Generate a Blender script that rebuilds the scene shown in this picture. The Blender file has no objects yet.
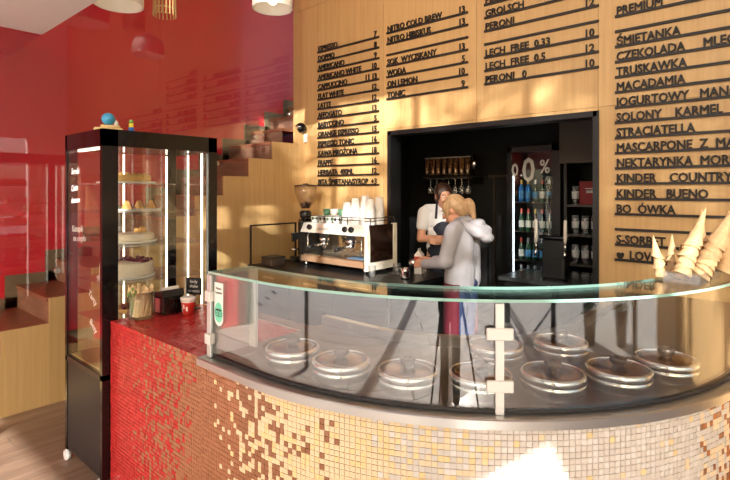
import bpy, bmesh, math, random
from mathutils import Vector, Matrix
random.seed(7)
PI = math.pi
S = bpy.context.scene
COL = S.collection
# ------------------------------------------------------------------ camera
cam_d = bpy.data.cameras.new('camera')
cam = bpy.data.objects.new('camera', cam_d); COL.objects.link(cam)
cam_d.sensor_width = 36.0
cam_d.lens = 36.0 * 502 / 730
cam_d.shift_y = -50 / 730
cam_d.clip_start = 0.05
cam.location = (0, 0, 1.65)
cam.rotation_euler = (PI / 2, 0, math.radians(41.122))
S.camera = cam
# ------------------------------------------------------------------ world, sun, exposure
SUN = Vector((.55, -.83, .42)).normalized()
w = bpy.data.worlds.new('world'); S.world = w; w.use_nodes = True
nt = w.node_tree; bg = nt.nodes['Background']
sky = nt.nodes.new('ShaderNodeTexSky'); sky.sky_type = 'NISHITA'; sky.sun_disc = False
sky.sun_elevation = math.asin(SUN.z); sky.sun_rotation = math.atan2(SUN.x, SUN.y); sky.air_density = 1.0; sky.dust_density = 2.5
nt.links.new(sky.outputs[0], bg.inputs[0]); bg.inputs[1].default_value = 0.30
sd = bpy.data.lights.new('sun', 'SUN'); sd.energy = 10; sd.angle = math.radians(.6); sd.color = (1, .95, .89)
so = bpy.data.objects.new('sun', sd); COL.objects.link(so); so.rotation_euler = SUN.to_track_quat('Z', 'Y').to_euler(); so.location = (6, -9, 6)
S.view_settings.view_transform = 'Standard'; S.view_settings.look = 'None'; S.view_settings.gamma = 1
S.view_settings.use_curve_mapping = False
S.view_settings.exposure = 0.36
S.cycles.use_denoising = True
S.cycles.max_bounces = 14; S.cycles.transparent_max_bounces = 24; S.cycles.caustics_refractive = False; S.cycles.caustics_reflective = False
S.cycles.sample_clamp_indirect = 6

# ------------------------------------------------------------------ materials
MATS = {}
def srgb(r, g, b):
    f = lambda c: (c / 255 / 12.92) if c / 255 <= .04045 else ((c / 255 + .055) / 1.055) ** 2.4
    return (f(r), f(g), f(b))
def mat(name, rgb, rough=.5, metal=0., spec=.5, var=0., scale=(8, 8, 8), emit=0., coat=0., bump=0., lin=False):
    if name in MATS: return MATS[name]
    c = rgb if lin else srgb(*rgb)
    m = bpy.data.materials.new(name); m.use_nodes = True; MATS[name] = m
    n = m.node_tree; p = n.nodes['Principled BSDF']
    p.inputs['Base Color'].default_value = (*c, 1); p.inputs['Roughness'].default_value = rough
    p.inputs['Metallic'].default_value = metal; p.inputs['Specular IOR Level'].default_value = spec
    p.inputs['Coat Weight'].default_value = coat; p.inputs['Coat Roughness'].default_value = .08
    if emit:
        p.inputs['Emission Color'].default_value = (*c, 1); p.inputs['Emission Strength'].default_value = emit
    tc = n.nodes.new('ShaderNodeTexCoord'); mp = n.nodes.new('ShaderNodeMapping'); mp.inputs['Scale'].default_value = scale
    nz = n.nodes.new('ShaderNodeTexNoise'); nz.inputs['Scale'].default_value = 1.0; nz.inputs['Detail'].default_value = 5
    n.links.new(tc.outputs['Object'], mp.inputs[0]); n.links.new(mp.outputs[0], nz.inputs[0])
    if var:
        rp = n.nodes.new('ShaderNodeValToRGB')
        rp.color_ramp.elements[0].position = .3; rp.color_ramp.elements[1].position = .7
        rp.color_ramp.elements[0].color = (*[max(0, v * (1 - var)) for v in c], 1)
        rp.color_ramp.elements[1].color = (*[min(1, v * (1 + var)) for v in c], 1)
        n.links.new(nz.outputs['Fac'], rp.inputs[0]); n.links.new(rp.outputs[0], p.inputs['Base Color'])
    if bump:
        b = n.nodes.new('ShaderNodeBump'); b.inputs['Strength'].default_value = bump; b.inputs['Distance'].default_value = .01
        n.links.new(nz.outputs['Fac'], b.inputs['Height']); n.links.new(b.outputs[0], p.inputs['Normal'])
    return m
def glass(name, tint=(1, 1, 1), r0=.05, rough=0., veil=0., veilc=(.9, .9, .9)):
    m = bpy.data.materials.new(name); m.use_nodes = True; MATS[name] = m
    n = m.node_tree; n.nodes.remove(n.nodes['Principled BSDF']); out = n.nodes['Material Output']
    tr = n.nodes.new('ShaderNodeBsdfTransparent'); tr.inputs[0].default_value = (*tint, 1)
    gl = n.nodes.new('ShaderNodeBsdfGlossy'); gl.inputs['Roughness'].default_value = rough
    lw = n.nodes.new('ShaderNodeLayerWeight'); lw.inputs[0].default_value = .5
    pw = n.nodes.new('ShaderNodeMath'); pw.operation = 'POWER'; pw.inputs[1].default_value = 5
    ma = n.nodes.new('ShaderNodeMath'); ma.operation = 'MULTIPLY_ADD'; ma.inputs[1].default_value = 1 - r0; ma.inputs[2].default_value = r0
    mx = n.nodes.new('ShaderNodeMixShader')
    n.links.new(lw.outputs['Facing'], pw.inputs[0]); n.links.new(pw.outputs[0], ma.inputs[0]); n.links.new(ma.outputs[0], mx.inputs[0])
    src = tr
    if veil:
        df = n.nodes.new('ShaderNodeBsdfDiffuse'); df.inputs[0].default_value = (*veilc, 1)
        m2 = n.nodes.new('ShaderNodeMixShader'); m2.inputs[0].default_value = veil
        n.links.new(tr.outputs[0], m2.inputs[1]); n.links.new(df.outputs[0], m2.inputs[2]); src = m2
    n.links.new(src.outputs[0], mx.inputs[1]); n.links.new(gl.outputs[0], mx.inputs[2]); n.links.new(mx.outputs[0], out.inputs[0])
    return m
def woodmat(name, c1, c2, rough, scale, spec=.4, bump=.08):
    m = bpy.data.materials.new(name); m.use_nodes = True; MATS[name] = m
    n = m.node_tree; p = n.nodes['Principled BSDF']; p.inputs['Roughness'].default_value = rough; p.inputs['Specular IOR Level'].default_value = spec
    tc = n.nodes.new('ShaderNodeTexCoord'); mp = n.nodes.new('ShaderNodeMapping'); mp.inputs['Scale'].default_value = scale
    nz = n.nodes.new('ShaderNodeTexNoise'); nz.inputs['Scale'].default_value = 1; nz.inputs['Detail'].default_value = 8; nz.inputs['Roughness'].default_value = .65
    oi = n.nodes.new('ShaderNodeObjectInfo'); add = n.nodes.new('ShaderNodeVectorMath'); add.operation = 'ADD'
    sc = n.nodes.new('ShaderNodeMath'); sc.operation = 'MULTIPLY'; sc.inputs[1].default_value = 37
    n.links.new(oi.outputs['Random'], sc.inputs[0]); n.links.new(tc.outputs['Object'], mp.inputs[0])
    n.links.new(mp.outputs[0], add.inputs[0]); n.links.new(sc.outputs[0], add.inputs[1]); n.links.new(add.outputs[0], nz.inputs[0])
    rp = n.nodes.new('ShaderNodeValToRGB'); rp.color_ramp.elements[0].position = .28; rp.color_ramp.elements[1].position = .72
    rp.color_ramp.elements[0].color = (*srgb(*c1), 1); rp.color_ramp.elements[1].color = (*srgb(*c2), 1)
    hs = n.nodes.new('ShaderNodeHueSaturation'); mm = n.nodes.new('ShaderNodeMapRange')
    mm.inputs['To Min'].default_value = .93; mm.inputs['To Max'].default_value = 1.07
    n.links.new(oi.outputs['Random'], mm.inputs[0]); n.links.new(mm.outputs[0], hs.inputs['Value'])
    n.links.new(nz.outputs['Fac'], rp.inputs[0]); n.links.new(rp.outputs[0], hs.inputs['Color']); n.links.new(hs.outputs[0], p.inputs['Base Color'])
    b = n.nodes.new('ShaderNodeBump'); b.inputs['Strength'].default_value = bump; b.inputs['Distance'].default_value = .004
    n.links.new(nz.outputs['Fac'], b.inputs['Height']); n.links.new(b.outputs[0], p.inputs['Normal'])
    return m
OAK = woodmat('oak_veneer', (194, 155, 104), (211, 175, 122), .42, (40, 40, 1.3))
OAKP = woodmat('oak_pale', (178, 148, 100), (194, 164, 114), .5, (40, 40, 1.5))
TREAD = woodmat('walnut_tread', (118, 72, 52), (150, 98, 74), .28, (14, 2, 14))
RISER = woodmat('walnut_riser', (112, 82, 66), (146, 112, 92), .4, (3, 3, 22))
PLANK = woodmat('floor_plank', (120, 98, 82), (164, 140, 120), .38, (18, 1.6, 18))
RED = mat('red_lacquer', (204, 34, 54), .3, spec=.5, var=.05, scale=(2, 2, 2))
WHITE = mat('white_plaster', (236, 232, 226), .8, var=.02)
BLACK = mat('black_powder_coat', (20, 21, 23), .35)
BLACKM = mat('black_matt', (14, 13, 14), .7)
BLACKG = mat('black_gloss', (12, 12, 13), .12)
LETTER = mat('letter_black', (26, 18, 14), .5)
STEEL = mat('brushed_steel', (198, 194, 188), .28, 1., var=.05, scale=(4, 4, 60))
STEELD = mat('well_steel', (92, 80, 72), .35, .6, var=.06)
CHROME = mat('chrome', (225, 225, 225), .08, 1.)
LIDTOP = mat('lid_top', (132, 96, 66), .2, .9)  # brown of the reflected oak wall put into the lid colour
GLASS = glass('clear_glass', (.97, .985, .98), .035)
GUARD = glass('guard_glass', (.97, .985, .98), .125)
FROST = glass('frosted_glass', (.9, .92, .92), .06, .1, .68, (.75, .78, .79))
BALG = glass('partition_glass', (.98, .98, .98), .055)
EDGE = mat('glass_edge', (150, 196, 184), .15, spec=.8)
ACRYL = glass('acrylic', (.97, .97, .97), .06, .05, .05)
PORC = mat('porcelain', (238, 236, 230), .15)
WAFFLE = mat('waffle', (226, 190, 142), .6, var=.12, scale=(60, 60, 60), bump=.3)
LED = mat('led_strip', (255, 246, 226), .5, emit=2.6)
LEDC = mat('led_cool', (235, 246, 255), .5, emit=2.)
SKIN = mat('skin', (214, 158, 130), .5, var=.04)
GROUT = mat('grout', (208, 188, 168), .8)

# ------------------------------------------------------------------ geometry helpers
def tag(o, label=None, cat=None, group=None, kind=None):
    if label: o['label'] = label
    if cat: o['category'] = cat
    if group: o['group'] = group
    if kind: o['kind'] = kind
    return o
def empty(name, loc=(0, 0, 0), rz=0, label=None, cat=None, group=None, kind=None):
    o = bpy.data.objects.new(name, None); COL.objects.link(o); o.location = loc; o.rotation_euler = (0, 0, rz); o.empty_display_size = .05
    return tag(o, label, cat, group, kind)
class MB:
    def __init__(s): s.v = []; s.f = []; s.m = []; s.sm = []
    def add(s, vs, fs, mi=0, smooth=False):
        k = len(s.v); s.v += [tuple(p) for p in vs]
        for f in fs: s.f.append([i + k for i in f]); s.m.append(mi); s.sm.append(smooth)
        return s
    def box(s, a, b, mi=0, M=None):
        x0, y0, z0 = a; x1, y1, z1 = b
        vs = [(x0, y0, z0), (x1, y0, z0), (x1, y1, z0), (x0, y1, z0), (x0, y0, z1), (x1, y0, z1), (x1, y1, z1), (x0, y1, z1)]
        if M: vs = [M @ Vector(v) for v in vs]
        return s.add(vs, [(0, 3, 2, 1), (4, 5, 6, 7), (0, 1, 5, 4), (1, 2, 6, 5), (2, 3, 7, 6), (3, 0, 4, 7)], mi)
    def cbox(s, c, h, mi=0, M=None):
        return s.box([c[i] - h[i] for i in range(3)], [c[i] + h[i] for i in range(3)], mi, M)
    def rbox(s, a, b, r, mi=0, M=None, seg=3):
        # box with rounded vertical-edge outline and chamfered top and bottom
        x0, y0, z0 = a; x1, y1, z1 = b; pts = []
        for cx, cy, a0 in ((x1 - r, y1 - r, 0), (x0 + r, y1 - r, 90), (x0 + r, y0 + r, 180), (x1 - r, y0 + r, 270)):
            for k in range(seg + 1):
                t = math.radians(a0 + 90 * k / seg); pts.append((cx, cy, math.cos(t), math.sin(t)))
        q = min(r * .6, (z1 - z0) * .3); rings = [(z0, r - q), (z0 + q, r), (z1 - q, r), (z1, r - q)]
        vs = [(p[0] + p[2] * rr, p[1] + p[3] * rr, z) for z, rr in rings for p in pts]
        if M: vs = [M @ Vector(v) for v in vs]
        N = len(pts); fs = [tuple(range(N - 1, -1, -1)), tuple(range(3 * N, 4 * N))]
        for k in range(3):
            for i in range(N): fs.append((k * N + i, k * N + (i + 1) % N, (k + 1) * N + (i + 1) % N, (k + 1) * N + i))
        return s.add(vs, fs, mi)
    def lathe(s, prof, c=(0, 0, 0), seg=24, mi=0, M=None, cap=True, smooth=True):
        vs = [(c[0] + r * math.cos(2 * PI * i / seg), c[1] + r * math.sin(2 * PI * i / seg), c[2] + z) for r, z in prof for i in range(seg)]
        if M: vs = [M @ Vector(v) for v in vs]
        fs = []
        for k in range(len(prof) - 1):
            for i in range(seg): fs.append((k * seg + i, k * seg + (i + 1) % seg, (k + 1) * seg + (i + 1) % seg, (k + 1) * seg + i))
        s.add(vs, fs, mi, smooth)
        if cap:
            k0 = len(s.v) - len(vs)
            if prof[0][0] > 1e-5: s.f.append([k0 + i for i in range(seg - 1, -1, -1)]); s.m.append(mi); s.sm.append(False)
            if prof[-1][0] > 1e-5: s.f.append([k0 + (len(prof) - 1) * seg + i for i in range(seg)]); s.m.append(mi); s.sm.append(False)
        return s
    def tube(s, pts, r, seg=8, mi=0, r1=None):
        pts = [Vector(p) for p in pts]; vs = []; n = len(pts); up = None
        for i, p in enumerate(pts):
            t = (pts[min(i + 1, n - 1)] - pts[max(i - 1, 0)]).normalized()
            if up is None: up = t.orthogonal().normalized()
            up = (up - t * up.dot(t)).normalized(); b = t.cross(up)
            rr = r if r1 is None else r + (r1 - r) * i / (n - 1)
            for k in range(seg):
                a = 2 * PI * k / seg; vs.append(p + up * rr * math.cos(a) + b * rr * math.sin(a))
        fs = [(i * seg + k, i * seg + (k + 1) % seg, (i + 1) * seg + (k + 1) % seg, (i + 1) * seg + k) for i in range(n - 1) for k in range(seg)]
        s.add(vs, fs, mi, True); k0 = len(s.v) - len(vs)
        for f in ([k0 + i for i in range(seg - 1, -1, -1)], [k0 + (n - 1) * seg + i for i in range(seg)]): s.f.append(f); s.m.append(mi); s.sm.append(False)
        return s
    def ball(s, c, r, seg=14, mi=0, sc=(1, 1, 1), M=None):
        pr = [(math.sin(PI * k / 8) * r, -math.cos(PI * k / 8) * r) for k in range(9)]
        pr[0] = (r * .02, -r); pr[-1] = (r * .02, r)
        MM = Matrix.Translation(c) @ Matrix.Diagonal((*sc, 1))
        if M: MM = M @ MM
        return s.lathe(pr, seg=seg, mi=mi, M=MM)
    def prism(s, poly, d0, d1, axis=2, mi=0, M=None):
        # extrude polygon along an axis; poly holds the other two coords in xyz order
        def P(p, d):
            q = list(p); q.insert(axis, d); return Vector(q)
        n = len(poly); vs = [P(p, d0) for p in poly] + [P(p, d1) for p in poly]
        if M: vs = [M @ v for v in vs]
        fs = [tuple(range(n - 1, -1, -1)), tuple(range(n, 2 * n))] + [(i, (i + 1) % n, n + (i + 1) % n, n + i) for i in range(n)]
        return s.add(vs, fs, mi)
    def mesh(s, name, mats):
        me = bpy.data.meshes.new(name); me.from_pydata(s.v, [], s.f)
        for m in (mats if isinstance(mats, (list, tuple)) else [mats]): me.materials.append(m)
        me.polygons.foreach_set('material_index', s.m); me.polygons.foreach_set('use_smooth', s.sm)
        bm = bmesh.new(); bm.from_mesh(me); bmesh.ops.recalc_face_normals(bm, faces=bm.faces); bm.to_mesh(me); bm.free()
        return me
    def build(s, name, mats, parent=None, loc=None, rz=None):
        o = bpy.data.objects.new(name, s.mesh(name, mats)); COL.objects.link(o)
        if parent: o.parent = parent
        if loc is not None: o.location = loc
        if rz is not None: o.rotation_euler = (0, 0, rz)
        return o
def inst(o, parent, loc=(0, 0, 0), rz=0):
    c = o.copy(); COL.objects.link(c); c.parent = parent; c.location = loc; c.rotation_euler = (0, 0, rz); return c
def copy_tree(o, parent=None):
    c = o.copy(); COL.objects.link(c); c.parent = parent
    for ch in list(o.children): copy_tree(ch, c)
    return c
def text_mesh(txt, size, width=None, extrude=.003, align='LEFT', xs=1.0, bold=.0):
    cu = bpy.data.curves.new('t', 'FONT'); cu.body = txt; cu.size = size; cu.extrude = extrude; cu.align_x = align; cu.resolution_u = 2; cu.bevel_depth = bold * size; cu.bevel_resolution = 0
    o = bpy.data.objects.new('t', cu); COL.objects.link(o); bpy.context.view_layer.update()
    me = bpy.data.meshes.new_from_object(o.evaluated_get(bpy.context.evaluated_depsgraph_get()))
    bpy.data.objects.remove(o); bpy.data.curves.remove(cu)
    xmin = min(v.co.x for v in me.vertices); xmax = max(v.co.x for v in me.vertices)
    k = (width / (xmax - xmin)) if width else xs
    for v in me.vertices: v.co.x *= k
    return me
def text_obj(name, txt, size, material, parent, M, width=None, extrude=.003, align='LEFT', xs=1.0, bold=.0):
    me = text_mesh(txt, size, width, extrude, align, xs, bold); me.materials.clear(); me.materials.append(material)
    me.transform(M)
    o = bpy.data.objects.new(name, me); COL.objects.link(o); o.parent = parent; return o
def TM(loc, xdir, updir):
    x = Vector(xdir).normalized(); y = Vector(updir).normalized(); z = x.cross(y)
    M = Matrix((x, y, z)).transposed().to_4x4(); M.translation = Vector(loc); return M
def struct(o, label): return tag(o, label, None, None, 'structure')

# counter path: straight along the back-wall direction, then a quarter circle, then straight to the back wall
CC = (-1.6, 2.6); R0 = 1.45; L1 = 1.255; LA = R0 * PI / 2
def path(s):
    if s < L1: return Vector((-2.855 + s, 1.15, 0)), Vector((0, -1, 0))
    if s < L1 + LA:
        a = (s - L1) / R0; n = Vector((math.sin(a), -math.cos(a), 0)); return Vector((CC[0], CC[1], 0)) + n * R0, n
    return Vector((CC[0] + R0, CC[1] + s - L1 - LA, 0)), Vector((1, 0, 0))
SEND = L1 + LA + 1.30
def pt(s, off, z):
    p, n = path(s); q = p + n * off; q.z = z; return q
def sweep(prof, s0, s1, mats, name, parent, step=.04, mis=None, smooth=True):
    ss = [s0]
    n = max(1, math.ceil((s1 - s0) / step)); ss = [s0 + (s1 - s0) * i / n for i in range(n + 1)]
    mb = MB(); k = len(prof); vs = [pt(s, o, z) for s in ss for o, z in prof]
    for j in range(k):
        fs = [(i * k + j, i * k + (j + 1) % k, (i + 1) * k + (j + 1) % k, (i + 1) * k + j) for i in range(n)]
        mb.add(vs, fs, mis[j] if mis else 0, smooth)
    mb.v = [tuple(v) for v in vs]
    mb.f = [[i % len(vs) for i in f] for f in mb.f]
    mb.f.append(list(range(k))); mb.f.append([n * k + i for i in range(k)])
    e = (mis[0] if mis else 0)
    mb.m += [max(mis) if mis else 0] * 2; mb.sm += [False, False]
    o = mb.build(name, mats, parent)
    me = o.data
    try: me.set_sharp_from_angle(angle=math.radians(35))
    except Exception: pass
    return o

# ================================================================== THE ROOM
YB = 3.95; XR = -5.2; XS = -4.36
o = MB().box((XR - .1, -.55, -.15), (3.3, 6.1, 0)).build('floor', mat('floor_base', (128, 106, 90), .45, var=.1)); struct(o, 'grey brown wooden plank floor')
fl = o
rows = []
pm = {}
for i in range(25):
    x0 = XS + i * .19; off = (i * .53) % 1.28
    y = -.55 - off
    while y < 3.0:
        y0, y1 = max(y, -.55), min(y + 1.28, 3.0); y += 1.28
        if x0 > -2.9 and y0 > 1.2: continue
        if x0 > -2.9: y1 = min(y1, 1.2)
        if y1 - y0 < .08: continue
        MB().box((x0 + .0015, y0 + .0015, 0), (x0 + .1885, y1 - .0015, .004)).build('plank', PLANK, fl)
o = MB().box((XR - .12, -1.4, 0), (XR, 6.1, 5.6)).build('wall_left', RED); struct(o, 'tall glossy red wall behind the staircase')
sk = MB()
RUN, RISE, Y0, Z0 = .308, .194, 1.31, .625      # riser i stands at Y0+RUN*i and climbs from Z0+RISE*i
for i in range(-4, 13):
    ya = Y0 + RUN * i; z = Z0 + RISE * (i + 1)
    if i == -4: z = .1; ya = -1.0
    y1 = Y0 + RUN * (i + 1); 
    sk.box((XR, ya - (.09 if i > -4 else 0), max(0, z - RISE if i > -4 else 0)), (XR + .012, y1, z + .09))
o = sk.build('baseboard_left', mat('skirting_grey', (112, 100, 80), .5, var=.08), None); struct(o, 'grey stepped skirting board along the red wall')
# mezzanine slab: white over the shop, red over the stairs
o = MB().box((XS, -1.4, 2.83), (-2.6, 1.26, 2.98)).build('ceiling', WHITE); struct(o, 'white underside of the low ceiling')
o = MB().box((XR, -1.4, 2.83), (XS, 1.26, 2.98)).build('trim_1', RED); struct(o, 'red soffit above the foot of the stairs')
o = MB().box((XR - .1, -1.5, 5.6), (3.3, 6.1, 5.75)).build('ceiling', WHITE); struct(o, 'high white ceiling over the counter')
# back wall core and oak panels
OX0, OX1, OZ = -3.116, -1.149, 2.225; WL = -4.57
mb = MB()
mb.box((WL, YB, 0), (OX0, YB + .12, 5.6)); mb.box((OX1, YB, 0), (3.2, YB + .12, 5.6)); mb.box((OX0, YB, OZ), (OX1, YB + .12, 5.6))
wb = mb.build('wall_back', OAK); struct(wb, 'oak panelled menu wall with a black doorway')
cols = [WL, -4.16, -3.19, -2.147, -1.145, -.2, .9, 2.0, 3.2]
for i in range(len(cols) - 1):
    a, b = cols[i] + .0015, cols[i + 1] - .0015
    for z0, z1 in ((0, 2.265), (2.265, 3.75), (3.75, 5.6)):
        if z0 == 0:
            for aa, bb in ((a, min(b, OX0)), (max(a, OX1), b)):
                if bb - aa > .02: MB().box((aa, YB - .012, .002), (bb, YB, 2.2635)).build('panel', OAK, wb)
            aa, bb = max(a, OX0), min(b, OX1)
            if bb - aa > .02: MB().box((aa, YB - .012, OZ), (bb, YB, 2.2635)).build('panel', OAK, wb)
        else: MB().box((a, YB - .012, z0 + .0015), (b, YB, z1 - .0015)).build('panel', OAK, wb)
mb = MB()
mb.box((OX0 - .012, YB - .03, 0), (OX0 + .03, YB + .14, OZ + .012)); mb.box((OX1 - .03, YB - .03, 0), (OX1 + .012, YB + .14, OZ + .012)); mb.box((OX0, YB - .03, OZ - .03), (OX1, YB + .14, OZ + .012))
o = mb.build('trim_2', BLACK); struct(o, 'black metal lining of the doorway')
# dark storeroom
mb = MB(); mb.box((-4.2, 5.75, 0), (-.6, 5.85, 2.6)); mb.box((-4.3, YB + .12, 0), (-4.2, 5.85, 2.6)); mb.box((-.6, YB + .12, 0), (-.5, 5.85, 2.6))
o = mb.build('wall_storeroom', BLACKM); struct(o, 'black walls of the storeroom behind the doorway')
o = MB().box((-4.2, YB + .12, 2.5), (-.6, 5.75, 2.6)).build('ceiling', BLACKM); struct(o, 'black storeroom ceiling')
o = MB().box((-4.2, YB + .12, 0), (-.6, 5.75, .012)).build('floor', BLACKM); struct(o, 'black storeroom floor')
o = MB().box((XR, 6.0, 0), (WL + .3, 6.1, 5.6)).build('wall_stairwell', OAK); struct(o, 'oak wall at the head of the stairwell')
# street front: mullions, transom and header, all glazed
mb = MB()
for x in (-5.15, -2.6, 3.2): mb.box((x - .04, -1.45, 0), (x + .04, -1.36, 5.6))
for x in (-4.0, -1.45, -.35, .75, 1.85): mb.box((x - .03, -1.44, 2.75), (x + .03, -1.37, 5.6))
mb.box((-5.2, -1.45, 2.70), (3.2, -1.36, 2.80)); mb.box((-5.2, -1.45, 5.30), (3.2, -1.36, 5.6))
o = mb.build('window_1', BLACK); struct(o, 'dark metal framing of the open street front')
MB().box((-5.15, -1.41, 2.80), (3.2, -1.404, 5.45)).build('pane', GLASS, o)
o = MB().box((3.2, -1.4, 2.7), (3.32, 4.07, 5.6)).box((3.2, 3.2, 0), (3.32, 4.07, 2.7)).build('wall_right', WHITE); struct(o, 'white plaster wall on the right of the shop')
mb = MB()
for y in (.15, 2.5): mb.box((3.2, y - .06, 0), (3.32, y + .06, 2.7))
o = mb.build('window_2', BLACK); struct(o, 'black mullions of the side window')
# added translucent blind, upper left of the street front, softens sun on the red wall
bm_ = bpy.data.materials.new('blind_cloth'); bm_.use_nodes = True; n_ = bm_.node_tree; n_.nodes.remove(n_.nodes['Principled BSDF'])
d1 = n_.nodes.new('ShaderNodeBsdfDiffuse'); d1.inputs[0].default_value = (.85, .83, .8, 1); d2 = n_.nodes.new('ShaderNodeBsdfTranslucent'); d2.inputs[0].default_value = (.85, .83, .8, 1)
mx_ = n_.nodes.new('ShaderNodeMixShader'); n_.links.new(d1.outputs[0], mx_.inputs[1]); n_.links.new(d2.outputs[0], mx_.inputs[2]); n_.links.new(mx_.outputs[0], n_.nodes['Material Output'].inputs[0])
rb = empty('added_sun_blind', (-3.4, -1.34, 5.4), 0, 'unseen white blind added to diffuse the sun in the upper street window', 'blind')
mb = MB(); mb.add([(-5.14, -1.345, 2.82), (-1.75, -1.345, 2.82), (-1.75, -1.345, 5.40), (-5.14, -1.345, 5.40)], [(0, 1, 2, 3)])
local_later = [(mb.build('cloth', bm_), rb), (MB().tube([(-5.15, -1.33, 5.42), (-1.74, -1.33, 5.42)], .03, 10).build('roller', WHITE), rb), (MB().tube([(-5.15, -1.345, 2.81), (-1.74, -1.345, 2.81)], .012, 8).build('bottom_bar', WHITE), rb)]
for a_, b_ in local_later: a_.parent = b_; a_.matrix_parent_inverse = Matrix.Translation(b_.location).inverted()
# pavement and street outside
PAV = mat('pavement', (206, 200, 192), .8, var=.12, scale=(2, 9, 2))
o = MB().box((-30, -30, -.2), (30, -.55, -.03)).build('pavement', PAV); struct(o, 'pale paved street in front of the shop')
mb = MB()
for i in range(14):
    for j in range(14):
        mb.box((-6 + i * .9 + .01 + (j % 2) * .4, -.57 - (j + 1) * .3 + .008, -.03), (-6 + i * .9 + .89 + (j % 2) * .4, -.57 - j * .3 - .008, -.004))
mb.build('paving_slabs', mat('paving', (214, 206, 198), .75, var=.1, scale=(3, 3, 3)), o)['kind'] = 'stuff'
o = MB().box((3.3, -.55, -.2), (30, 30, -.03)).build('pavement', PAV); struct(o, 'pale paved side street')
AW = mat('sun_shade_cloth', (150, 40, 40), .8)
AP = lambda x, y: (x, y, 2.75 + .25 * (y + 1.4))
def awning(poly, label):  # added out of view to block sun; gap between them shapes the counter patch
    n = len(poly); vs = [AP(*p) for p in poly] + [(AP(*p)[0], p[1], AP(*p)[2] - .03) for p in poly]
    mb = MB().add(vs, [tuple(range(n)), tuple(range(2 * n - 1, n - 1, -1))] + [(i, (i + 1) % n, n + (i + 1) % n, n + i) for i in range(n)])
    return tag(mb.build('awning', AW), label, 'awning', 'added sun-blocking awnings')
awning([(-7, -1.46), (1.687, -1.46), (1.687, -1.898), (1.163, -3.4), (-7, -3.4)], 'long unseen red awning added to keep sun off the counter')
awning([(1.69, -1.46), (6, -1.46), (6, -3.4), (3.53, -3.4), (1.69, -1.898)], 'short added red awning, slant-cut to shape the sun patch')

# ================================================================== STAIRS
st = empty('staircase', (XS, 1.3, 0), 0, 'brown wooden staircase climbing along the red wall', 'staircase')
def local(o, root):
    o.parent = root; o.matrix_parent_inverse = Matrix.Translation(root.location).inverted(); return o
XW = XR + .013
for i in range(-3, 13):
    y = Y0 + RUN * i; z0 = max(0.004, Z0 + RISE * i); z1 = Z0 + RISE * (i + 1)
    xr = XS if y + RUN < YB - .02 else WL - .004
    local(MB().box((XW, y, z0), (xr - .022, y + .02, z1 - .03)).build('riser', RISER), st)
    local(MB().box((XW, y - .012, z1 - .03), (xr - (.022 if xr == XS else 0), y + RUN, z1)).build('tread', TREAD), st)
# oak side cladding panels, one per step column
for i in range(-3, 9):
    y = Y0 + RUN * i; z1 = Z0 + RISE * (i + 1) + .002
    y1 = min(y + RUN, YB - .013)
    local(MB().box((XS - .02, y + (.0 if i > -3 else 0), .004), (XS, y1 - .0006, z1)).build('side_panel', OAKP if i < 3 else OAK), st)
bal = empty('glass_partition', (XS, 1.3, .8), 0, 'tall frameless glass partition between stairs and shop', 'glass partition')
low = lambda y: .63 * (y - 1.38) + .98
for poly in ([(.70, 2.829), (.70, low(.70)), (2.20, low(2.20)), (2.20, 5.55), (1.264, 5.55), (1.264, 2.829)], [(2.206, 5.55), (2.206, low(2.206)), (3.90, low(3.90)), (3.90, 5.55)]):
    o = MB().prism(poly, XS - .034, XS - .024, axis=0).build('glass_panel', BALG); local(o, bal)
for k in range(7):
    y = .9 + k * .47; z = .63 * (y - 1.38) + 1.03
    local(MB().lathe([(.022, -.03), (.022, .012)], seg=14, M=Matrix.Translation((XS - .012, y, z)) @ Matrix.Rotation(PI / 2, 4, 'Y')).build('fixing', STEEL), bal)

# ================================================================== COUNTER
ct = empty('ice_cream_counter', (-1.6, 1.3, 0), 0, 'curved ice cream counter clad in red, copper and cream mosaic', 'counter')
SG = .935            # where the raised display begins
cb = sweep([(-.012, .004), (-.012, .90), (-.74, .90), (-.74, .004)], 0.0, SEND, mat('counter_core', (120, 96, 84), .7), 'body', None); local(cb, ct)
TC = [mat('tile_red', (192, 52, 52), .24, .1, var=.12, scale=(3, 3, 3)), mat('tile_dark_red', (178, 48, 48), .24, .1), mat('tile_copper', (184, 128, 96), .26, .35), mat('tile_brown', (164, 114, 86), .24, .2),
      mat('tile_cream', (232, 210, 176), .3), mat('tile_yellow', (234, 208, 156), .3), mat('tile_pearl', (214, 206, 198), .25), mat('tile_white', (224, 218, 212), .25), mat('tile_ginger', (192, 122, 74), .26, .3), mat('tile_rust', (186, 90, 74), .25, .2)]
def tilecol(s):
    r = random.random(); q = random.random()
    if s < 1.02:
        t = min(1, max(0, (s - .25) / .65))
        if r < t ** 1.6: return 2 if q < .7 else 3
        if r < t ** .8: return 9
        return 0 if q < .75 else 1
    if s < 1.80:
        if s < 1.12: pale = .12
        elif s < 1.45: pale = .12 + .63 * (s - 1.12) / .33
        else: pale = .80 + .19 * min(1, (s - 1.45) / .28)
        if r < pale: return 4 if q < .72 else 5
        return 2 if s < 1.2 else 3
    if s < 2.95:
        t = min(1, max(0, (s - 1.70) / .65))
        if r < .12 + t * .84: return 6 if q < .62 else 7
        return 5 if q < .4 else 4
    t = min(1, (s - 2.95) / .3)
    if r < .06 + t * .5: return 8 if q < .6 else 3
    return 6 if q < .6 else 4
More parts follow.
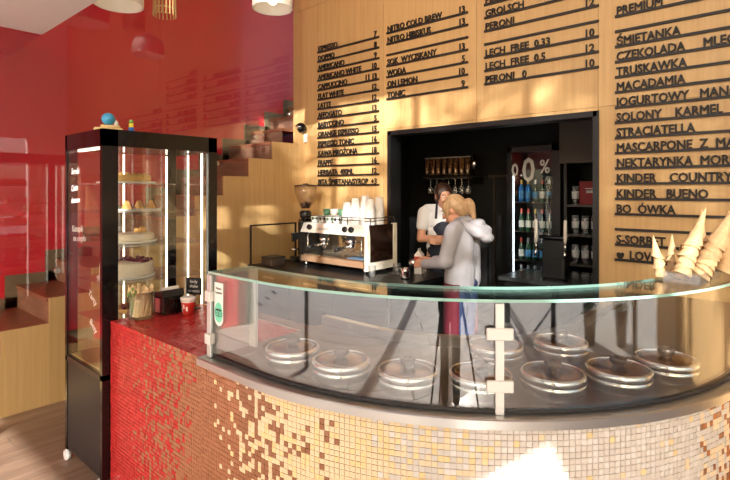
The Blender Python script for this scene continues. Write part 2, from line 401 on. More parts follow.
def tile(mb, corners, n, c):
    # corners: 4 outer points; slightly tilted, standing 3 mm proud of the grout
    ctr = sum(corners, Vector()) / 4; j1, j2 = random.uniform(-.0007, .0007), random.uniform(-.0007, .0007)
    outer = [p + n * (.003 + (j1 if k in (0, 1) else -j1) + (j2 if k in (0, 3) else -j2)) for k, p in enumerate(corners)]
    k = len(mb.v)
    mb.add(list(corners) + outer, [(4, 5, 6, 7), (0, 1, 5, 4), (1, 2, 6, 5), (2, 3, 7, 6), (3, 0, 4, 7)], c)
mb = MB(); P = .0196; G = .0016
n_s = int(SEND / P)
for i in range(n_s):
    s0, s1 = i * P + G / 2, (i + 1) * P - G / 2
    if (s0 + s1) / 2 > 3.75: break
    top = .936 if s1 < SG else .908
    nz = int((top - .006) / P)
    for j in range(nz):
        z1 = top - j * P - G / 2 - .001; z0 = z1 - P + G
        nrm = path((s0 + s1) / 2)[1]
        o_ = -.006
        tile(mb, [pt(s0, o_, z0), pt(s1, o_, z0), pt(s1, o_, z1), pt(s0, o_, z1)], nrm, tilecol((s0 + s1) / 2))
tf = mb.build('mosaic_front', TC); local(tf, ct); tf['kind'] = 'stuff'; tf['label'] = 'small square mosaic tiles fading from red over copper to cream'
gb = sweep([(-.0065, .004), (-.0065, .902), (-.0122, .902), (-.0122, .004)], 0, SEND, GROUT, 'grout', None); local(gb, ct)
# low worktop beside the cake cabinet, red mosaic
o = MB().box((-2.855, 1.158, .90), (-2.855 + SG - .01, 1.72, .932)).build('low_top', GROUT); local(o, ct)
mb = MB(); up = Vector((0, 0, 1))
for i in range(int((SG - .012) / P)):
    for j in range(int(.565 / P)):
        x0 = -2.854 + i * P + G / 2; y0 = 1.154 + j * P + G / 2; x1 = x0 + P - G; y1 = y0 + P - G
        tile(mb, [Vector((x0, y0, .932)), Vector((x1, y0, .932)), Vector((x1, y1, .932)), Vector((x0, y1, .932))], up, 0 if random.random() < .8 else 1)
o = mb.build('mosaic_top', TC); local(o, ct); o['kind'] = 'stuff'; o['label'] = 'red mosaic tiles on the low worktop'
# steel ledge and display bed
o = sweep([(.016, .908), (.016, .936), (.012, .940), (-.06, .940), (-.06, .930), (.004, .930), (.004, .908)], SG - .02, SEND, mat('satin_steel', (196, 194, 190), .3, .95), 'steel_ledge', None); local(o, ct)
o = sweep([(-.06, .90), (-.06, .938), (-.74, .938), (-.74, .90)], SG, SEND, STEELD, 'display_bed', None); local(o, ct)
o = sweep([(-.70, .938), (-.70, .985), (-.74, .985), (-.74, .938)], SG, SEND, STEEL, 'rear_upstand', None); local(o, ct)

# glass guard
gg = empty('glass_guard', (-1.86, 1.2, .94), 0, 'curved glass display guard with flat glass shelf on the counter', 'glass guard')
SSEAM = 2.215; ZG0, ZG1 = .941, 1.293
for a, b in ((SG + .012, SSEAM - .003), (SSEAM + .003, SEND)):
    o = sweep([(-.030, ZG0 + .012), (-.030, ZG1), (-.038, ZG1), (-.038, ZG0 + .012)], a, b, [GUARD, EDGE], 'front_pane', None, mis=[0, 1, 0, 1]); local(o, gg)
o = sweep([(-.030, ZG0), (-.030, ZG0 + .012), (-.042, ZG0 + .012), (-.042, ZG0)], SG + .01, SEND, mat('seal', (40, 38, 38), .5), 'seal_strip', None); local(o, gg)
o = sweep([(-.024, ZG1 + .0005), (-.024, ZG1 + .0105), (-.235, ZG1 + .0105), (-.235, ZG1 + .0005)], SG + .008, SEND, [GLASS, EDGE], 'top_shelf', None, mis=[1, 0, 1, 0]); local(o, gg)
xe = path(SG)[0].x + .012
o = MB().box((xe, 1.19, ZG0), (xe + .008, 1.385, ZG1)).build('end_pane', FROST); local(o, gg)
o = MB().box((xe - .002, 1.378, ZG0), (xe + .05, 1.392, ZG1)).build('rear_support', mat('support_white', (214, 216, 216), .4)); local(o, gg)
o = MB().rbox((xe - .006, 1.166, ZG0), (xe + .026, 1.180, ZG1 - .002), .004).build('corner_post', mat('post_grey', (196, 200, 200), .35, .4)); local(o, gg)
POSTM = mat('post_white', (226, 224, 220), .35, .2)
def clampbar(s, name):
    a = path(s)[1]; return TM(pt(s, -.024, 0), (-a.y, a.x, 0), (0, 0, 1))
M = clampbar(SSEAM, '')
o = MB().box((-.013, ZG0, -.004), (.013, ZG1 - .002, .006), M=M).build('seam_post', POSTM); local(o, gg)
for z in (ZG0 + .09, ZG0 + .255):
    o = MB().rbox((-.042, z - .019, .002), (.042, z + .019, .012), .004, M=M).build('clamp', POSTM); local(o, gg)
for z in (1.02, 1.20):
    o = MB().rbox((xe - .010, 1.158, z - .022), (xe + .03, 1.186, z + .022), .004).build('clamp', POSTM); local(o, gg)
# recommendation sticker on the front glass
SM = [mat('sticker_white', (240, 240, 238), .5), mat('sticker_mint', (120, 222, 190), .5), mat('sticker_ink', (16, 34, 30), .5)]
x0 = xe + .035; x1 = x0 + .064; z0, z1 = 1.082, 1.262; yf = 1.15 + .030 - .0012
stk = empty('window_sticker', (x0 + .032, yf, 1.17), 0, 'white and mint review sticker on the glass beside the corner post', 'sticker')
def pill(xa, xb, za, zb, r, top=True):
    p = []
    for k in range(13): a = PI + PI * k / 12; p.append(((xa + xb) / 2 + (xb - xa) / 2 * math.cos(a), za + (xb - xa) / 2 + (xb - xa) / 2 * math.sin(a)))
    return p + [(xb, zb), (xa, zb)]
o = MB().prism(pill(x0, x1, z0, z1, .03), yf, yf + .0008, axis=1).build('backing', SM[0]); local(o, stk)
cz = z0 + .052; cx = (x0 + x1) / 2
pts = [(cx + .029 * math.cos(2 * PI * k / 28), cz + .004 + .042 * math.sin(2 * PI * k / 28)) for k in range(28)]
o = MB().prism(pts, yf - .0006, yf, axis=1).build('mint_oval', SM[1]); local(o, stk)
mb = MB()
for sx in (-1, 1):
    ring = [(.0105, .0135), (.003, .0055)]
    for ra, rb in ring:
        n = 20
        for k in range(n):
            a, b = 2 * PI * k / n, 2 * PI * (k + 1) / n; c0 = cx + sx * .0125
            mb.add([(c0 + ra * math.cos(a), yf - .0009, cz + ra * math.sin(a)), (c0 + rb * math.cos(a), yf - .0009, cz + rb * math.sin(a)), (c0 + rb * math.cos(b), yf - .0009, cz + rb * math.sin(b)), (c0 + ra * math.cos(b), yf - .0009, cz + ra * math.sin(b))], [(0, 1, 2, 3)])
mb.prism([(cx - .026, cz + .014), (cx - .012, cz + .019), (cx + .012, cz + .019), (cx + .026, cz + .014), (cx + .018, cz + .012), (cx - .018, cz + .012)], yf - .0012, yf - .0007, axis=1)
mb.prism([(cx - .004, cz - .010), (cx + .004, cz - .010), (cx, cz - .018)], yf - .0012, yf - .0007, axis=1)
o = mb.build('owl_emblem', SM[2]); local(o, stk)
for t, z, wd in (('Polecane na', z1 - .028, .040), ('Tripadvisor', z1 - .046, .052)):
    o = text_obj('lettering', t, .014, SM[2], None, TM((cx - wd / 2, yf - .0008, z), (1, 0, 0), (0, 0, 1)), width=wd, extrude=.0003); local(o, stk)

# round steel lids
def make_lid():
    r = empty('pan_lid', (0, 0, 0))
    MB().lathe([(.108, 0), (.108, .012), (.112, .013), (.112, .026), (.109, .0275), (.112, .029), (.112, .044), (.108, .048), (.101, .049), (.101, .044)], seg=48, cap=False).build('rim', mat('satin_chrome', (232, 230, 226), .2, .9), r)
    MB().lathe([(.1012, .034), (.1012, .044), (.08, .047), (.03, .050), (.001, .050)], seg=40, cap=False).build('cover', LIDTOP, r)
    MB().lathe([(.020, .049), (.020, .058), (.030, .062), (.030, .072), (.026, .075), (.018, .075), (.017, .066), (.001, .066)], seg=24, cap=False).build('knob', STEELD, r)
    return r
lid = make_lid(); first = True
lids = [(1.255, -.225, 'on the steel bed nearest the corner post'), (1.565, -.215, 'second along the glass from the corner post'), (1.88, -.215, 'third along the glass from the corner post'), (2.185, -.225, 'just behind the white seam post'),
        (2.495, -.225, 'first in front row right of the seam post'), (2.80, -.205, 'second in front row right of the seam post'), (3.10, -.195, 'below the cones at the right end'), (2.37, -.55, 'in the rear row right of the seam post'), (2.85, -.54, 'rear row right below the menu column')]
for s, off, lab in lids:
    r = lid if first else copy_tree(lid); first = False
    r.location = pt(s, off, .9385); r.rotation_euler = (0, 0, s * 2); r.scale = (1, 1, 1.35)
    tag(r, 'round steel pan lid ' + lab, 'lid', 'steel lids on the display bed')

# waffle cone stacks in an acrylic tray on the glass shelf
ZT = ZG1 + .0108
tr = empty('cone_holder', (-.335, 2.30, ZT), 0, 'clear acrylic cone holder on the glass shelf', 'holder')
dr = Vector((.12, 1, 0)).normalized(); MH = TM((-.335, 2.30, ZT), dr, (0, 0, 1))
mb = MB(); 
RZ = math.atan2(dr.y, dr.x); MH = Matrix.Translation((-.325, 2.31, ZT)) @ Matrix.Rotation(RZ, 4, 'Z')
mb.box((-.14, -.06, 0), (.14, .06, .004), M=MH); pass
for sx in (-.14, .136): mb.box((sx, -.06, 0), (sx + .004, .06, .037), M=MH)
for sy in (-.06, .056): mb.box((-.14, sy, 0), (.14, sy + .004, .037), M=MH)
o = mb.build('tray', ACRYL); local(o, tr)
def cone_stack(loc, h, r, tilt_dir, tilt, n, label):
    q = Vector((0, 0, 1)).rotation_difference(Vector((tilt_dir[0] * math.sin(tilt), tilt_dir[1] * math.sin(tilt), math.cos(tilt)))).to_matrix().to_4x4()
    root = empty('waffle_cone_stack', loc, 0, label, 'waffle cones', 'nested waffle cones at the right end')
    hc = h * .55; dz = (h - hc) / max(1, n - 1)
    for k in range(n):
        tw = random.random() * 6; zz = k * dz
        j = Matrix.Translation((random.uniform(-.002, .002), random.uniform(-.002, .002), zz)) @ Matrix.Rotation(tw, 4, 'Z') @ Matrix.Rotation(random.uniform(-.03, .03), 4, 'X')
        # rolled wafer: a cone with an overlapping flap and a slanted rim
        seg = 22; vs = []; fs = []
        rows_ = 6
        for a in range(rows_ + 1):
            t = a / rows_
            for b in range(seg + 3):
                an = 2 * PI * b / seg; rr = r * (1 - t) + (.0042 if a == 0 else .0012) + (.0028 * (1 - t) * b / seg)
                zoff = hc * t + (1 - t) * .010 * math.sin(an)
                vs.append(q @ j @ Vector((rr * math.cos(an), rr * math.sin(an), zoff + .006)))
        W = seg + 3
        for a in range(rows_):
            for b in range(W - 1): fs.append((a * W + b, a * W + b + 1, (a + 1) * W + b + 1, (a + 1) * W + b))
        MB().add(vs, fs, 0, True).build('cone', WAFFLE, root)
    return root
cr = Vector((.753, .658))
cone_stack((-.350, 2.215, ZT + .016), .275, .027, cr, .34, 9, 'tall nested stack of waffle cones leaning right, nearest the menu')
cone_stack((-.300, 2.290, ZT + .016), .31, .031, cr, .48, 10, 'thick nested stack of waffle cones leaning right at frame edge')
cone_stack((-.418, 2.225, ZT + .016), .15, .016, (-cr.x, -cr.y), .20, 3, 'thin leftmost waffle cone leaning left')
cone_stack((-.395, 2.300, ZT + .016), .15, .016, cr, .02, 3, 'small upright waffle cone behind the tall stack')
cone_stack((-.325, 2.385, ZT + .016), .25, .024, cr, .10, 6, 'pale upright cone stack behind the two leaning ones')
cone_stack((-.235, 2.420, ZT + .016), .25, .026, cr, .08, 6, 'waffle cone stack farthest right in the holder')

# items on the low worktop
ZL = .9362
jr = empty('stick_jar', (-2.778, 1.285, ZL), 0, 'glass jar packed with pale wooden ice cream spoons', 'jar')
MB().lathe([(.001, .002), (.046, .002), (.050, .006), (.052, .105), (.049, .108), (.049, .012), (.044, .009), (.001, .009)], seg=28, cap=False).build('jar_glass', GLASS, jr)
SP = mat('birch_wood', (232, 206, 160), .6, var=.08, scale=(20, 20, 20))
for k in range(80):
    a = random.random() * 2 * PI; r = .040 * math.sqrt(random.random()); a2 = a + random.uniform(-.9, .9)
    p0 = Vector((r * math.cos(a), r * math.sin(a), .012)); p1 = Vector((.046 * math.cos(a2), .046 * math.sin(a2), random.uniform(.095, .135)))
    d = (p1 - p0).normalized(); sd_ = d.cross(Vector((math.cos(a), math.sin(a), 0.3))).normalized()
    Mx = TM(p0, sd_, d); L = (p1 - p0).length
    MB().prism([(-.0035, 0), (.0035, 0), (.003, L * .6), (.0055, L * .8), (.005, L * .96), (0, L), (-.005, L * .96), (-.0055, L * .8), (-.003, L * .6)], -.0007, .0007, M=Mx).build('spoon', SP, jr)
jr.scale = (1.4, 1.4, 1.4)
fl_ = empty('flower_vase', (-2.70, 1.205, ZL), 0, 'tiny glass vase with a green sprig before the cake cabinet', 'vase')
fl_.location = (-2.70, 1.20, ZL + .0006)
MB().lathe([(.001, 0), (.018, 0), (.020, .05), (.012, .09), (.014, .13), (.012, .13), (.010, .09), (.001, .004)], seg=16, cap=False).build('vase', GLASS, fl_)
mb = MB(); LEAF = mat('leaf_green', (128, 150, 78), .5)
for k in range(5):
    a = k * 1.3; tip = (.018 * math.cos(a), .018 * math.sin(a), .155 + .012 * (k % 3))
    mb.tube([(0, 0, .03), (tip[0] * .4, tip[1] * .4, .11), tip], .0012, 5)
    mb.ball(tip, .007, 8, sc=(1, 1, 1.5))
mb.build('sprig', LEAF, fl_)
bx = empty('napkin_dispenser', (-2.785, 1.452, ZL + .0004), 0, 'black napkin dispenser between spoon jar and red cup', 'dispenser')
MB().rbox((-.055, -.055, 0), (.055, .055, .085), .006).build('body', BLACKG, bx)
MB().box((-.040, -.0565, .008), (.010, -.0552, .075)).build('steel_face', STEEL, bx)
MB().prism([(-.060, .085), (.060, .085), (.050, .118), (-.050, .100)], -.058, .058, axis=1).build('lid', BLACK, bx)
MB().prism([(-.03, .108), (.035, .112), (.030, .130), (-.02, .118)], -.04, .04, axis=1).build('napkins', mat('paper', (232, 228, 220), .8), bx)
bx.scale = (1, 1.1, 1.2)
cu = empty('red_cup', (-2.662, 1.505, ZL + .0004), 0, 'red and white paper cup in front of the small chalk sign', 'cup')
MB().lathe([(.001, 0), (.024, 0), (.033, .070), (.034, .074), (.031, .074), (.023, .004), (.001, .004)], seg=24, cap=False).build('cup_body', mat('cup_red', (206, 52, 44), .5), cu)
MB().lathe([(.0320, .058), (.0336, .070), (.0352, .071), (.0352, .078), (.030, .080), (.001, .080)], seg=24, cap=False).build('cup_lid', mat('cup_white', (236, 232, 228), .4), cu)
mb = MB()
for a0, z0, z1 in ((3.4, .018, .040), (3.9, .026, .05), (4.4, .014, .034), (4.9, .03, .05), (5.4, .02, .04)):
    rr = lambda z: .0246 + (.009 * z / .07)
    vs = [(rr(z) * math.cos(a), rr(z) * math.sin(a), z) for z in (z0, z1) for a in (a0, a0 + .14, a0 + .28)]
    mb.add(vs, [(0, 1, 4, 3), (1, 2, 5, 4)])
mb.build('cup_print', MATS['cup_white'], cu)
cu.scale = (1.25, 1.25, 1.25)
sg = empty('chalk_sign', (-2.765, 1.600, ZL + .0004), math.radians(25), 'small black chalk sign with white writing by the guard', 'sign')
MB().box((-.052, -.003, .085), (.052, .003, .185)).build('board', BLACKM, sg)
MB().box((-.008, .002, 0), (.008, .006, .10)).box((-.03, -.02, 0), (.03, .03, .004)).build('stand', BLACK, sg)
CH = mat('chalk', (225, 225, 220), .8)
for k, (t, wd) in enumerate((('lody', .05), ('shake', .056), ('na wynos', .078))):
    text_obj('lettering', t, .026, CH, sg, TM((-wd / 2, -.0035, .155 - k * .028), (1, 0, 0), (0, 0, 1)), width=wd, extrude=.0003)

# ================================================================== CAKE CABINET
X0, X1, Yc0, Yc1, HC = -3.416, -2.862, 1.112, 1.82, 1.985
cc = empty('cake_cabinet', ((X0 + X1) / 2, (Yc0 + Yc1) / 2, 0), 0, 'tall black glazed cake display cabinet with lit glass shelves', 'display cabinet')
mb = MB(); ZB = .64
f = .078
mb.box((X0 + .01, Yc0 + .01, .066), (X1 - .01, Yc1 - .01, ZB - .03))
o = mb.build('plinth', mat('plinth_grey', (46, 46, 48), .4, .3)); local(o, cc)
# perforated front grille: rows of small slots
mb = MB()
for i in range(46):
    z = .08 + i * .0115
    mb.box((X0 + .02, Yc0 + .004, z), (X1 - .02, Yc0 + .011, z + .0075))
o = mb.build('grille', mat('grille_grey', (70, 70, 72), .35, .6)); local(o, cc); o['kind'] = 'stuff'
mb = MB()
for x in (X0, X1 - .03):
    for y in (Yc0, Yc1 - .06): mb.box((x, y, .066), (x + .03, y + (.085 if y == Yc0 and x > -3 else .06), HC))
o = mb.build('corner_frame', BLACKG); local(o, cc)
mb = MB(); mb.box((X0, Yc0, 1.892), (X1, Yc1, HC)); o = mb.build('top_housing', BLACKG); local(o, cc)
mb = MB(); mb.box((X0, Yc0, ZB - .03), (X1, Yc1, ZB)); mb.box((X0 + .03, Yc0 + .03, ZB), (X1 - .03, Yc1 - .03, ZB + .006), 1)
o = mb.build('deck', [BLACK, OAKP]); local(o, cc)
for a, b in (((X0 + .03, Yc0 + .004, ZB), (X1 - .03, Yc0 + .010, 1.892)), ((X0 + .03, Yc1 - .010, ZB), (X1 - .03, Yc1 - .004, 1.892)), ((X0 + .004, Yc0 + .06, ZB), (X0 + .010, Yc1 - .06, 1.892)), ((X1 - .010, Yc0 + .085, ZB), (X1 - .004, Yc1 - .06, 1.892))):
    o = MB().box(a, b).build('glass_side', GLASS); local(o, cc)
for x, y in ((X0 + .045, Yc1 - .08), (X1 - .05, Yc1 - .08), (X0 + .045, (Yc0 + Yc1) / 2 - .02), (X0 + .3, Yc1 - .06)):
    o = MB().box((x - .0045, y - .0045, ZB + .01), (x + .0045, y + .0045, 1.885)).build('light_strip', LED); local(o, cc)
o = MB().box((X0 + .06, Yc0 + .05, 1.884), (X1 - .06, Yc0 + .07, 1.892)).build('light_strip', LED); local(o, cc)
SHZ = [.90, 1.12, 1.325, 1.523, 1.689]
for z in SHZ:
    o = MB().box((X0 + .06, Yc0 + .05, z - .008), (X1 - .045, Yc1 - .05, z)).build('shelf', ACRYL); local(o, cc)
for x in (X0 + .022, X1 - .05):
    for y in (Yc0 + .004, Yc1 - .06):
        o = MB().lathe([(.03, -.012), (.03, .012)], seg=18, M=Matrix.Translation((x, y, .030)) @ Matrix.Rotation(PI / 2, 4, 'X')).lathe([(.008, .03), (.008, .065)], c=(x, y, 0), seg=8).build('castor', mat('castor_white', (225, 228, 235), .4)); local(o, cc)
SCR = mat('white_marker', (240, 232, 232), .6)
for t, x, z, wd, sl in (('Serniki', X0 + .09, 1.745, .12, 0), ('Ciasta', X0 + .09, 1.64, .10, .1), ('domowe', X0 + .09, 1.57, .13, .05), ('Kanapki', X0 + .10, 1.40, .17, .05), ('na ciepło', X0 + .12, 1.345, .19, .05), ('Tarty', X0 + .35, 1.06, .12, -.5), ('Bezy', X0 + .37, .90, .10, -.5)):
    o = text_obj('marker_lettering', t, .055, SCR, None, TM((x, Yc0 + .0035, z), (math.cos(sl), 0, math.sin(sl)), (-math.sin(sl) + .25, 0, math.cos(sl))), width=wd, extrude=.0003); local(o, cc)
# food on the shelves
CREAM = mat('cream_cake', (236, 222, 196), .6, var=.05, scale=(30, 30, 30)); SPONGE = mat('sponge', (222, 176, 104), .7, var=.15, scale=(40, 40, 40), bump=.3); BERRY = mat('berry', (120, 50, 66), .4); PASTRY = mat('pastry', (206, 158, 92), .6, var=.2, scale=(40, 40, 40), bump=.4); BOARD = mat('board_white', (235, 232, 224), .4)
def food(name, label, cat, x, y, z, fn):
    r = empty(name, (x, y, z + .0008), 0, label, cat); fn(r); return r
def f_loaf(r):
    MB().rbox((-.09, -.15, 0), (.09, .15, .012), .02).build('tray', BOARD, r)
    MB().rbox((-.06, -.13, .012), (.06, .13, .055), .015).build('loaf', SPONGE, r)
    mb = MB()
    for k in range(9): mb.ball((random.uniform(-.04, .04), -.11 + k * .027, .060), .014, 8, sc=(1, 1, .6))
    mb.build('crumble', PASTRY, r)
def f_sand(r):
    MB().rbox((-.08, -.12, 0), (.08, .12, .010), .02).build('tray', BOARD, r)
    for k in range(3):
        y = -.08 + k * .075
        MB().prism([(-.05, 0), (.05, 0), (.0, .05)], 0, .022, axis=1, M=Matrix.Translation((0, y, .011))).build('slice', PASTRY, r)
        MB().prism([(-.047, 0), (.047, 0), (.0, .046)], .0225, .030, axis=1, M=Matrix.Translation((0, y, .011))).build('filling', BERRY, r)
def f_white(r):
    MB().lathe([(.001, 0), (.13, 0), (.14, .012), (.13, .014), (.001, .014)], seg=36, cap=False).build('plate', BOARD, r)
    MB().lathe([(.118, .0145), (.12, .02), (.12, .05), (.11, .058), (.001, .060)], seg=36).build('cake', CREAM, r)
    MB().ball((.02, .05, .075), .024, 12, sc=(1, 1, .8)).ball((.0, .02, .07), .018, 10).build('topping', PASTRY, r)
def f_big(r):
    MB().lathe([(.001, 0), (.16, 0), (.165, .01), (.001, .012)], seg=36, cap=False).build('plate', BOARD, r)
    MB().lathe([(.148, .0125), (.15, .02), (.15, .085), (.145, .092), (.001, .094)], seg=40).build('cake', CREAM, r)
    mb = MB()
    for k in range(46):
        a = random.random() * 2 * PI; q = .14 * math.sqrt(random.random()); mb.ball((q * math.cos(a), q * math.sin(a), .10), random.uniform(.009, .014), 8)
    mb.build('berries', BERRY, r)
def f_tart(r):
    MB().lathe([(.001, 0), (.10, 0), (.12, .03), (.115, .032), (.105, .022), (.001, .024)], seg=36, cap=False).build('crust', PASTRY, r)
    mb = MB()
    for k in range(24):
        a = k * 2.4; q = .018 * math.sqrt(k); mb.ball((q * math.cos(a), q * math.sin(a), .030), .012, 8)
    mb.build('fruit', BERRY, r)
xc = -3.13
food('loaf_cake', 'golden crumble loaf cake on the uppermost glass shelf', 'cake', xc, 1.36, SHZ[4], f_loaf)
food('sandwich_slices', 'row of layered pastry slices on the second glass shelf', 'cake', xc + .02, 1.42, SHZ[3], f_sand)
food('cream_cake', 'low white cream cake with a caramel topping in middle', 'cake', xc, 1.40, SHZ[2], f_white)
food('berry_cake', 'tall white cake strewn with dark berries', 'cake', xc, 1.36, SHZ[1], f_big)
food('fruit_tart', 'fruit tart in a pastry crust on the lowest shelf', 'tart', xc, 1.42, SHZ[0], f_tart)
# toys on top
ZC = HC + .001
ty = empty('toy_raft', (-3.0, 1.20, ZC), math.radians(70), 'cream toy raft with a blue ball on the cabinet roof', 'toy')
MB().rbox((-.055, -.025, 0), (.055, .025, .014), .008).rbox((-.03, -.018, .014), (.045, .018, .026), .006).build('raft', mat('toy_cream', (226, 196, 140), .5), ty)
MB().ball((.0, 0, .052), .027, 14, sc=(1, 1, 1)).build('ball', mat('toy_blue', (66, 160, 206), .35), ty)
MB().lathe([(.001, .018), (.010, .02), (.008, .04), (.001, .05)], c=(.03, 0, .0), seg=10).build('sail', BOARD, ty)
ty.scale = (1.35, 1.35, 1.35)
t2 = empty('toy_figure', (-2.945, 1.305, ZC), 0, 'tiny yellow and blue toy figure beside the toy raft', 'toy')
MB().rbox((-.012, -.008, 0), (.012, .008, .020), .003).build('legs', mat('toy_navy', (26, 84, 150), .4), t2)
MB().rbox((-.010, -.007, .020), (.010, .007, .038), .003).build('torso', mat('toy_yellow', (216, 190, 60), .4), t2)
MB().ball((0, 0, .046), .009, 10).build('head', mat('toy_green', (96, 140, 60), .4), t2)

t2.scale = (1.35, 1.35, 1.35)
# ================================================================== MENU BOARDS
def menu(name, label, xa, xb, zbot, rows_, cap, charw, pitch=.1098):
    root = empty(name, (xa, YB - .013, zbot), 0, label, 'menu board')
    n = len(rows_)
    for k, (t, price) in enumerate(rows_):
        z = zbot + (n - 1 - k) * pitch
        rl = local(MB().box((xa, YB - .030, z - .018), (xb, YB - .0125, z)).build('rail', LETTER), root)
        size = cap / .727
        hx = 0
        if t.startswith('♥'): hx = .085; t = t[1:].strip()
        for txt, al in ((t, 'L'), (price, 'R')) + ((('♥', 'H'),) if hx else ()):
            if not txt: continue
            me = text_mesh(txt, size * (.6 if al == 'H' else 1), None, .004, 'LEFT', charw, .024); me.materials.clear(); me.materials.append(LETTER)
            x1 = max(v.co.x for v in me.vertices)
            x = xa + .008 + (hx if al == 'L' else 0) if al in 'LH' else xb - .03 - x1
            me.transform(TM((x, YB - .022, z + .001), (1, 0, 0), (0, 0, 1)))
            o = bpy.data.objects.new('lettering', me); COL.objects.link(o); o.parent = rl; o.matrix_parent_inverse = Matrix.Translation(root.location).inverted() @ Matrix.Translation(root.location)
    return root
menu('menu_board', 'narrow coffee menu of fifteen black lettered rails', -4.142, -3.243, 1.712,
     [('ESPRESSO', '7'), ('DOPPIO', '8'), ('AMERICANO', '9'), ('AMERICANO WHITE', '10'), ('CAPPUCCINO', '11 13'), ('FLAT WHITE', '12'), ('LATTE', '12'), ('AFFOGATO', '13'), ('BABYCCINO', '5'), ('ORANGE ESPRESSO', '15'), ('ESPRESSO TONIC', '16'), ('KAWA MROŻONA', '18'), ('FRAPPE', '16'), ('HERBATA  400ML', '12'), ('BITA ŚMIETANA/SYROP', '+3')], .060, .86, .1072)
menu('menu_board', 'cold drinks menu of seven black rails above doorway left', -3.142, -2.227, 2.567,
     [('NITRO COLD BREW', '13'), ('NITRO HIBISKUS', '13'), ('', ''), ('SOK  WYCISKANY', '13'), ('WODA', '5'), ('ON LEMON', '10'), ('TONIC', '9')], .060, .85)
menu('menu_board', 'beer menu of black lettered rails above the doorway', -2.067, -1.138, 2.568,
     [('PIWO', ''), ('PILSNER', '12'), ('GROLSCH', '12'), ('PERONI', '12'), ('', ''), ('LECH  FREE  0.33', '10'), ('LECH  FREE  0.5', '12'), ('PERONI   0', '10')], .060, .93, .1135)
menu('menu_board', 'ice cream flavour menu with large letters right of doorway', -1.026, .42, 1.156,
     [('PREMIUM', ''), ('', ''), ('ŚMIETANKA', ''), ('CZEKOLADA     MLECZNA', ''), ('TRUSKAWKA', ''), ('MACADAMIA', ''), ('JOGURTOWY   MANGO', ''), ('SOLONY    KARMEL', ''), ('STRACIATELLA', ''), ('MASCARPONE  Z  MALINĄ', ''), ('NEKTARYNKA  MORELA', ''), ('KINDER    COUNTRY', ''), ('KINDER   BUENO', ''), ('BO  ÓWKA', ''), ('', ''), ('S-SORBET', ''), ('♥  LOVE', '')], .062, .84)
sn = empty('wall_sensor', (-4.36, YB - .012, 2.36), 0, 'black ball camera with a white box on the oak wall', 'camera')
local(MB().ball((-4.36, YB - .08, 2.365), .062, 18).build('ball', BLACKG), sn)
local(MB().lathe([(.03, 0), (.022, .05)], seg=14, M=Matrix.Translation((-4.36, YB - .013, 2.365)) @ Matrix.Rotation(PI / 2, 4, 'X')).build('bracket', BLACK), sn)
local(MB().lathe([(.018, 0), (.018, .006), (.012, .010), (.001, .011)], seg=14, M=Matrix.Translation((-4.345, YB - .138, 2.37)) @ Matrix.Rotation(PI / 2, 4, 'X')).build('lens', CHROME), sn)
local(MB().rbox((-4.375, YB - .035, 2.20), (-4.315, YB - .0125, 2.30), .008).build('box', PORC), sn)

# ================================================================== BACK COUNTER AND COFFEE GEAR
bc = empty('back_counter', (-3.2, 3.45, 0), 0, 'black coffee counter against the oak wall', 'counter')
local(MB().box((-4.18, 3.06, .004), (-2.42, YB - .014, .862)).build('body', BLACKM), bc)
local(MB().box((-4.20, 3.02, .862), (-2.36, YB - .013, .90)).build('worktop', BLACK), bc)
for k in range(3):
    x = -4.16 + k * .58
    d_ = local(MB().box((x, 3.045, .10), (x + .56, 3.0598, .85)).build('door', BLACK), bc)
    h_ = MB().box((x + .2, 3.025, .80), (x + .36, 3.0449, .815)).build('handle', STEEL); h_.parent = d_
fr = empty('splash_frame', (-4.17, 3.2, .9), 0, 'thin black framed glass screen at the left counter end', 'screen')
mb = MB(); 
for a, b in (((-4.18, 3.03, .9005), (-4.165, 3.045, 1.30)), ((-4.18, 3.62, .9005), (-4.165, 3.635, 1.30)), ((-4.18, 3.045, 1.285), (-4.165, 3.62, 1.30))): mb.box(a, b)
local(mb.build('frame', BLACK), fr); local(MB().box((-4.175, 3.045, .9005), (-4.170, 3.62, 1.285)).build('pane', GLASS), fr)
# small knock box and tray left of the machine
kb = empty('knock_box', (-4.02, 3.20, .9005), 0, 'low steel knock box left of the coffee machine', 'knock box')
MB().rbox((-.08, -.09, 0), (.08, .09, .07), .008).build('body', STEELD, kb); MB().rbox((-.083, -.093, .07), (.083, .093, .082), .008).build('rim', BLACK, kb)
# grinder
gr = empty('coffee_grinder', (-4.03, 3.62, .9005), math.radians(-25), 'black coffee grinder with tall clear bean hopper', 'coffee grinder')
MB().rbox((-.09, -.13, 0), (.09, .11, .04), .015).build('base', BLACK, gr)
MB().rbox((-.075, -.05, .04), (.075, .10, .44), .03).build('body', BLACKG, gr)
MB().lathe([(.05, 0), (.065, .03), (.065, .07), (.05, .09)], c=(0, .02, .44), seg=20).build('collar', BLACK, gr)
MB().lathe([(.045, .43), (.06, .46), (.115, .60), (.120, .67), (.116, .67), (.112, .60), (.056, .462), (.042, .432)], seg=28, c=(0, .02, .12), cap=False).build('hopper', glass('hopper_plastic', (.95, .93, .90), .08, .02, .02, (.6, .5, .4)), gr)
MB().lathe([(.001, .675), (.123, .668), (.123, .68), (.03, .69), (.03, .70), (.001, .70)], seg=28, c=(0, .02, .12), cap=False).build('hopper_lid', mat('smoke_brown', (70, 48, 34), .3), gr)
MB().lathe([(.001, .435), (.040, .435), (.052, .46), (.064, .49), (.001, .50)], seg=20, c=(0, .02, .12), cap=False).build('coffee_beans', mat('beans', (58, 34, 22), .5, var=.3, scale=(120, 120, 120), bump=.5), gr)
MB().prism([(-.13, .20), (-.05, .24), (-.05, .30), (-.13, .29)], -.03, .03, axis=0).build('spout', BLACK, gr)
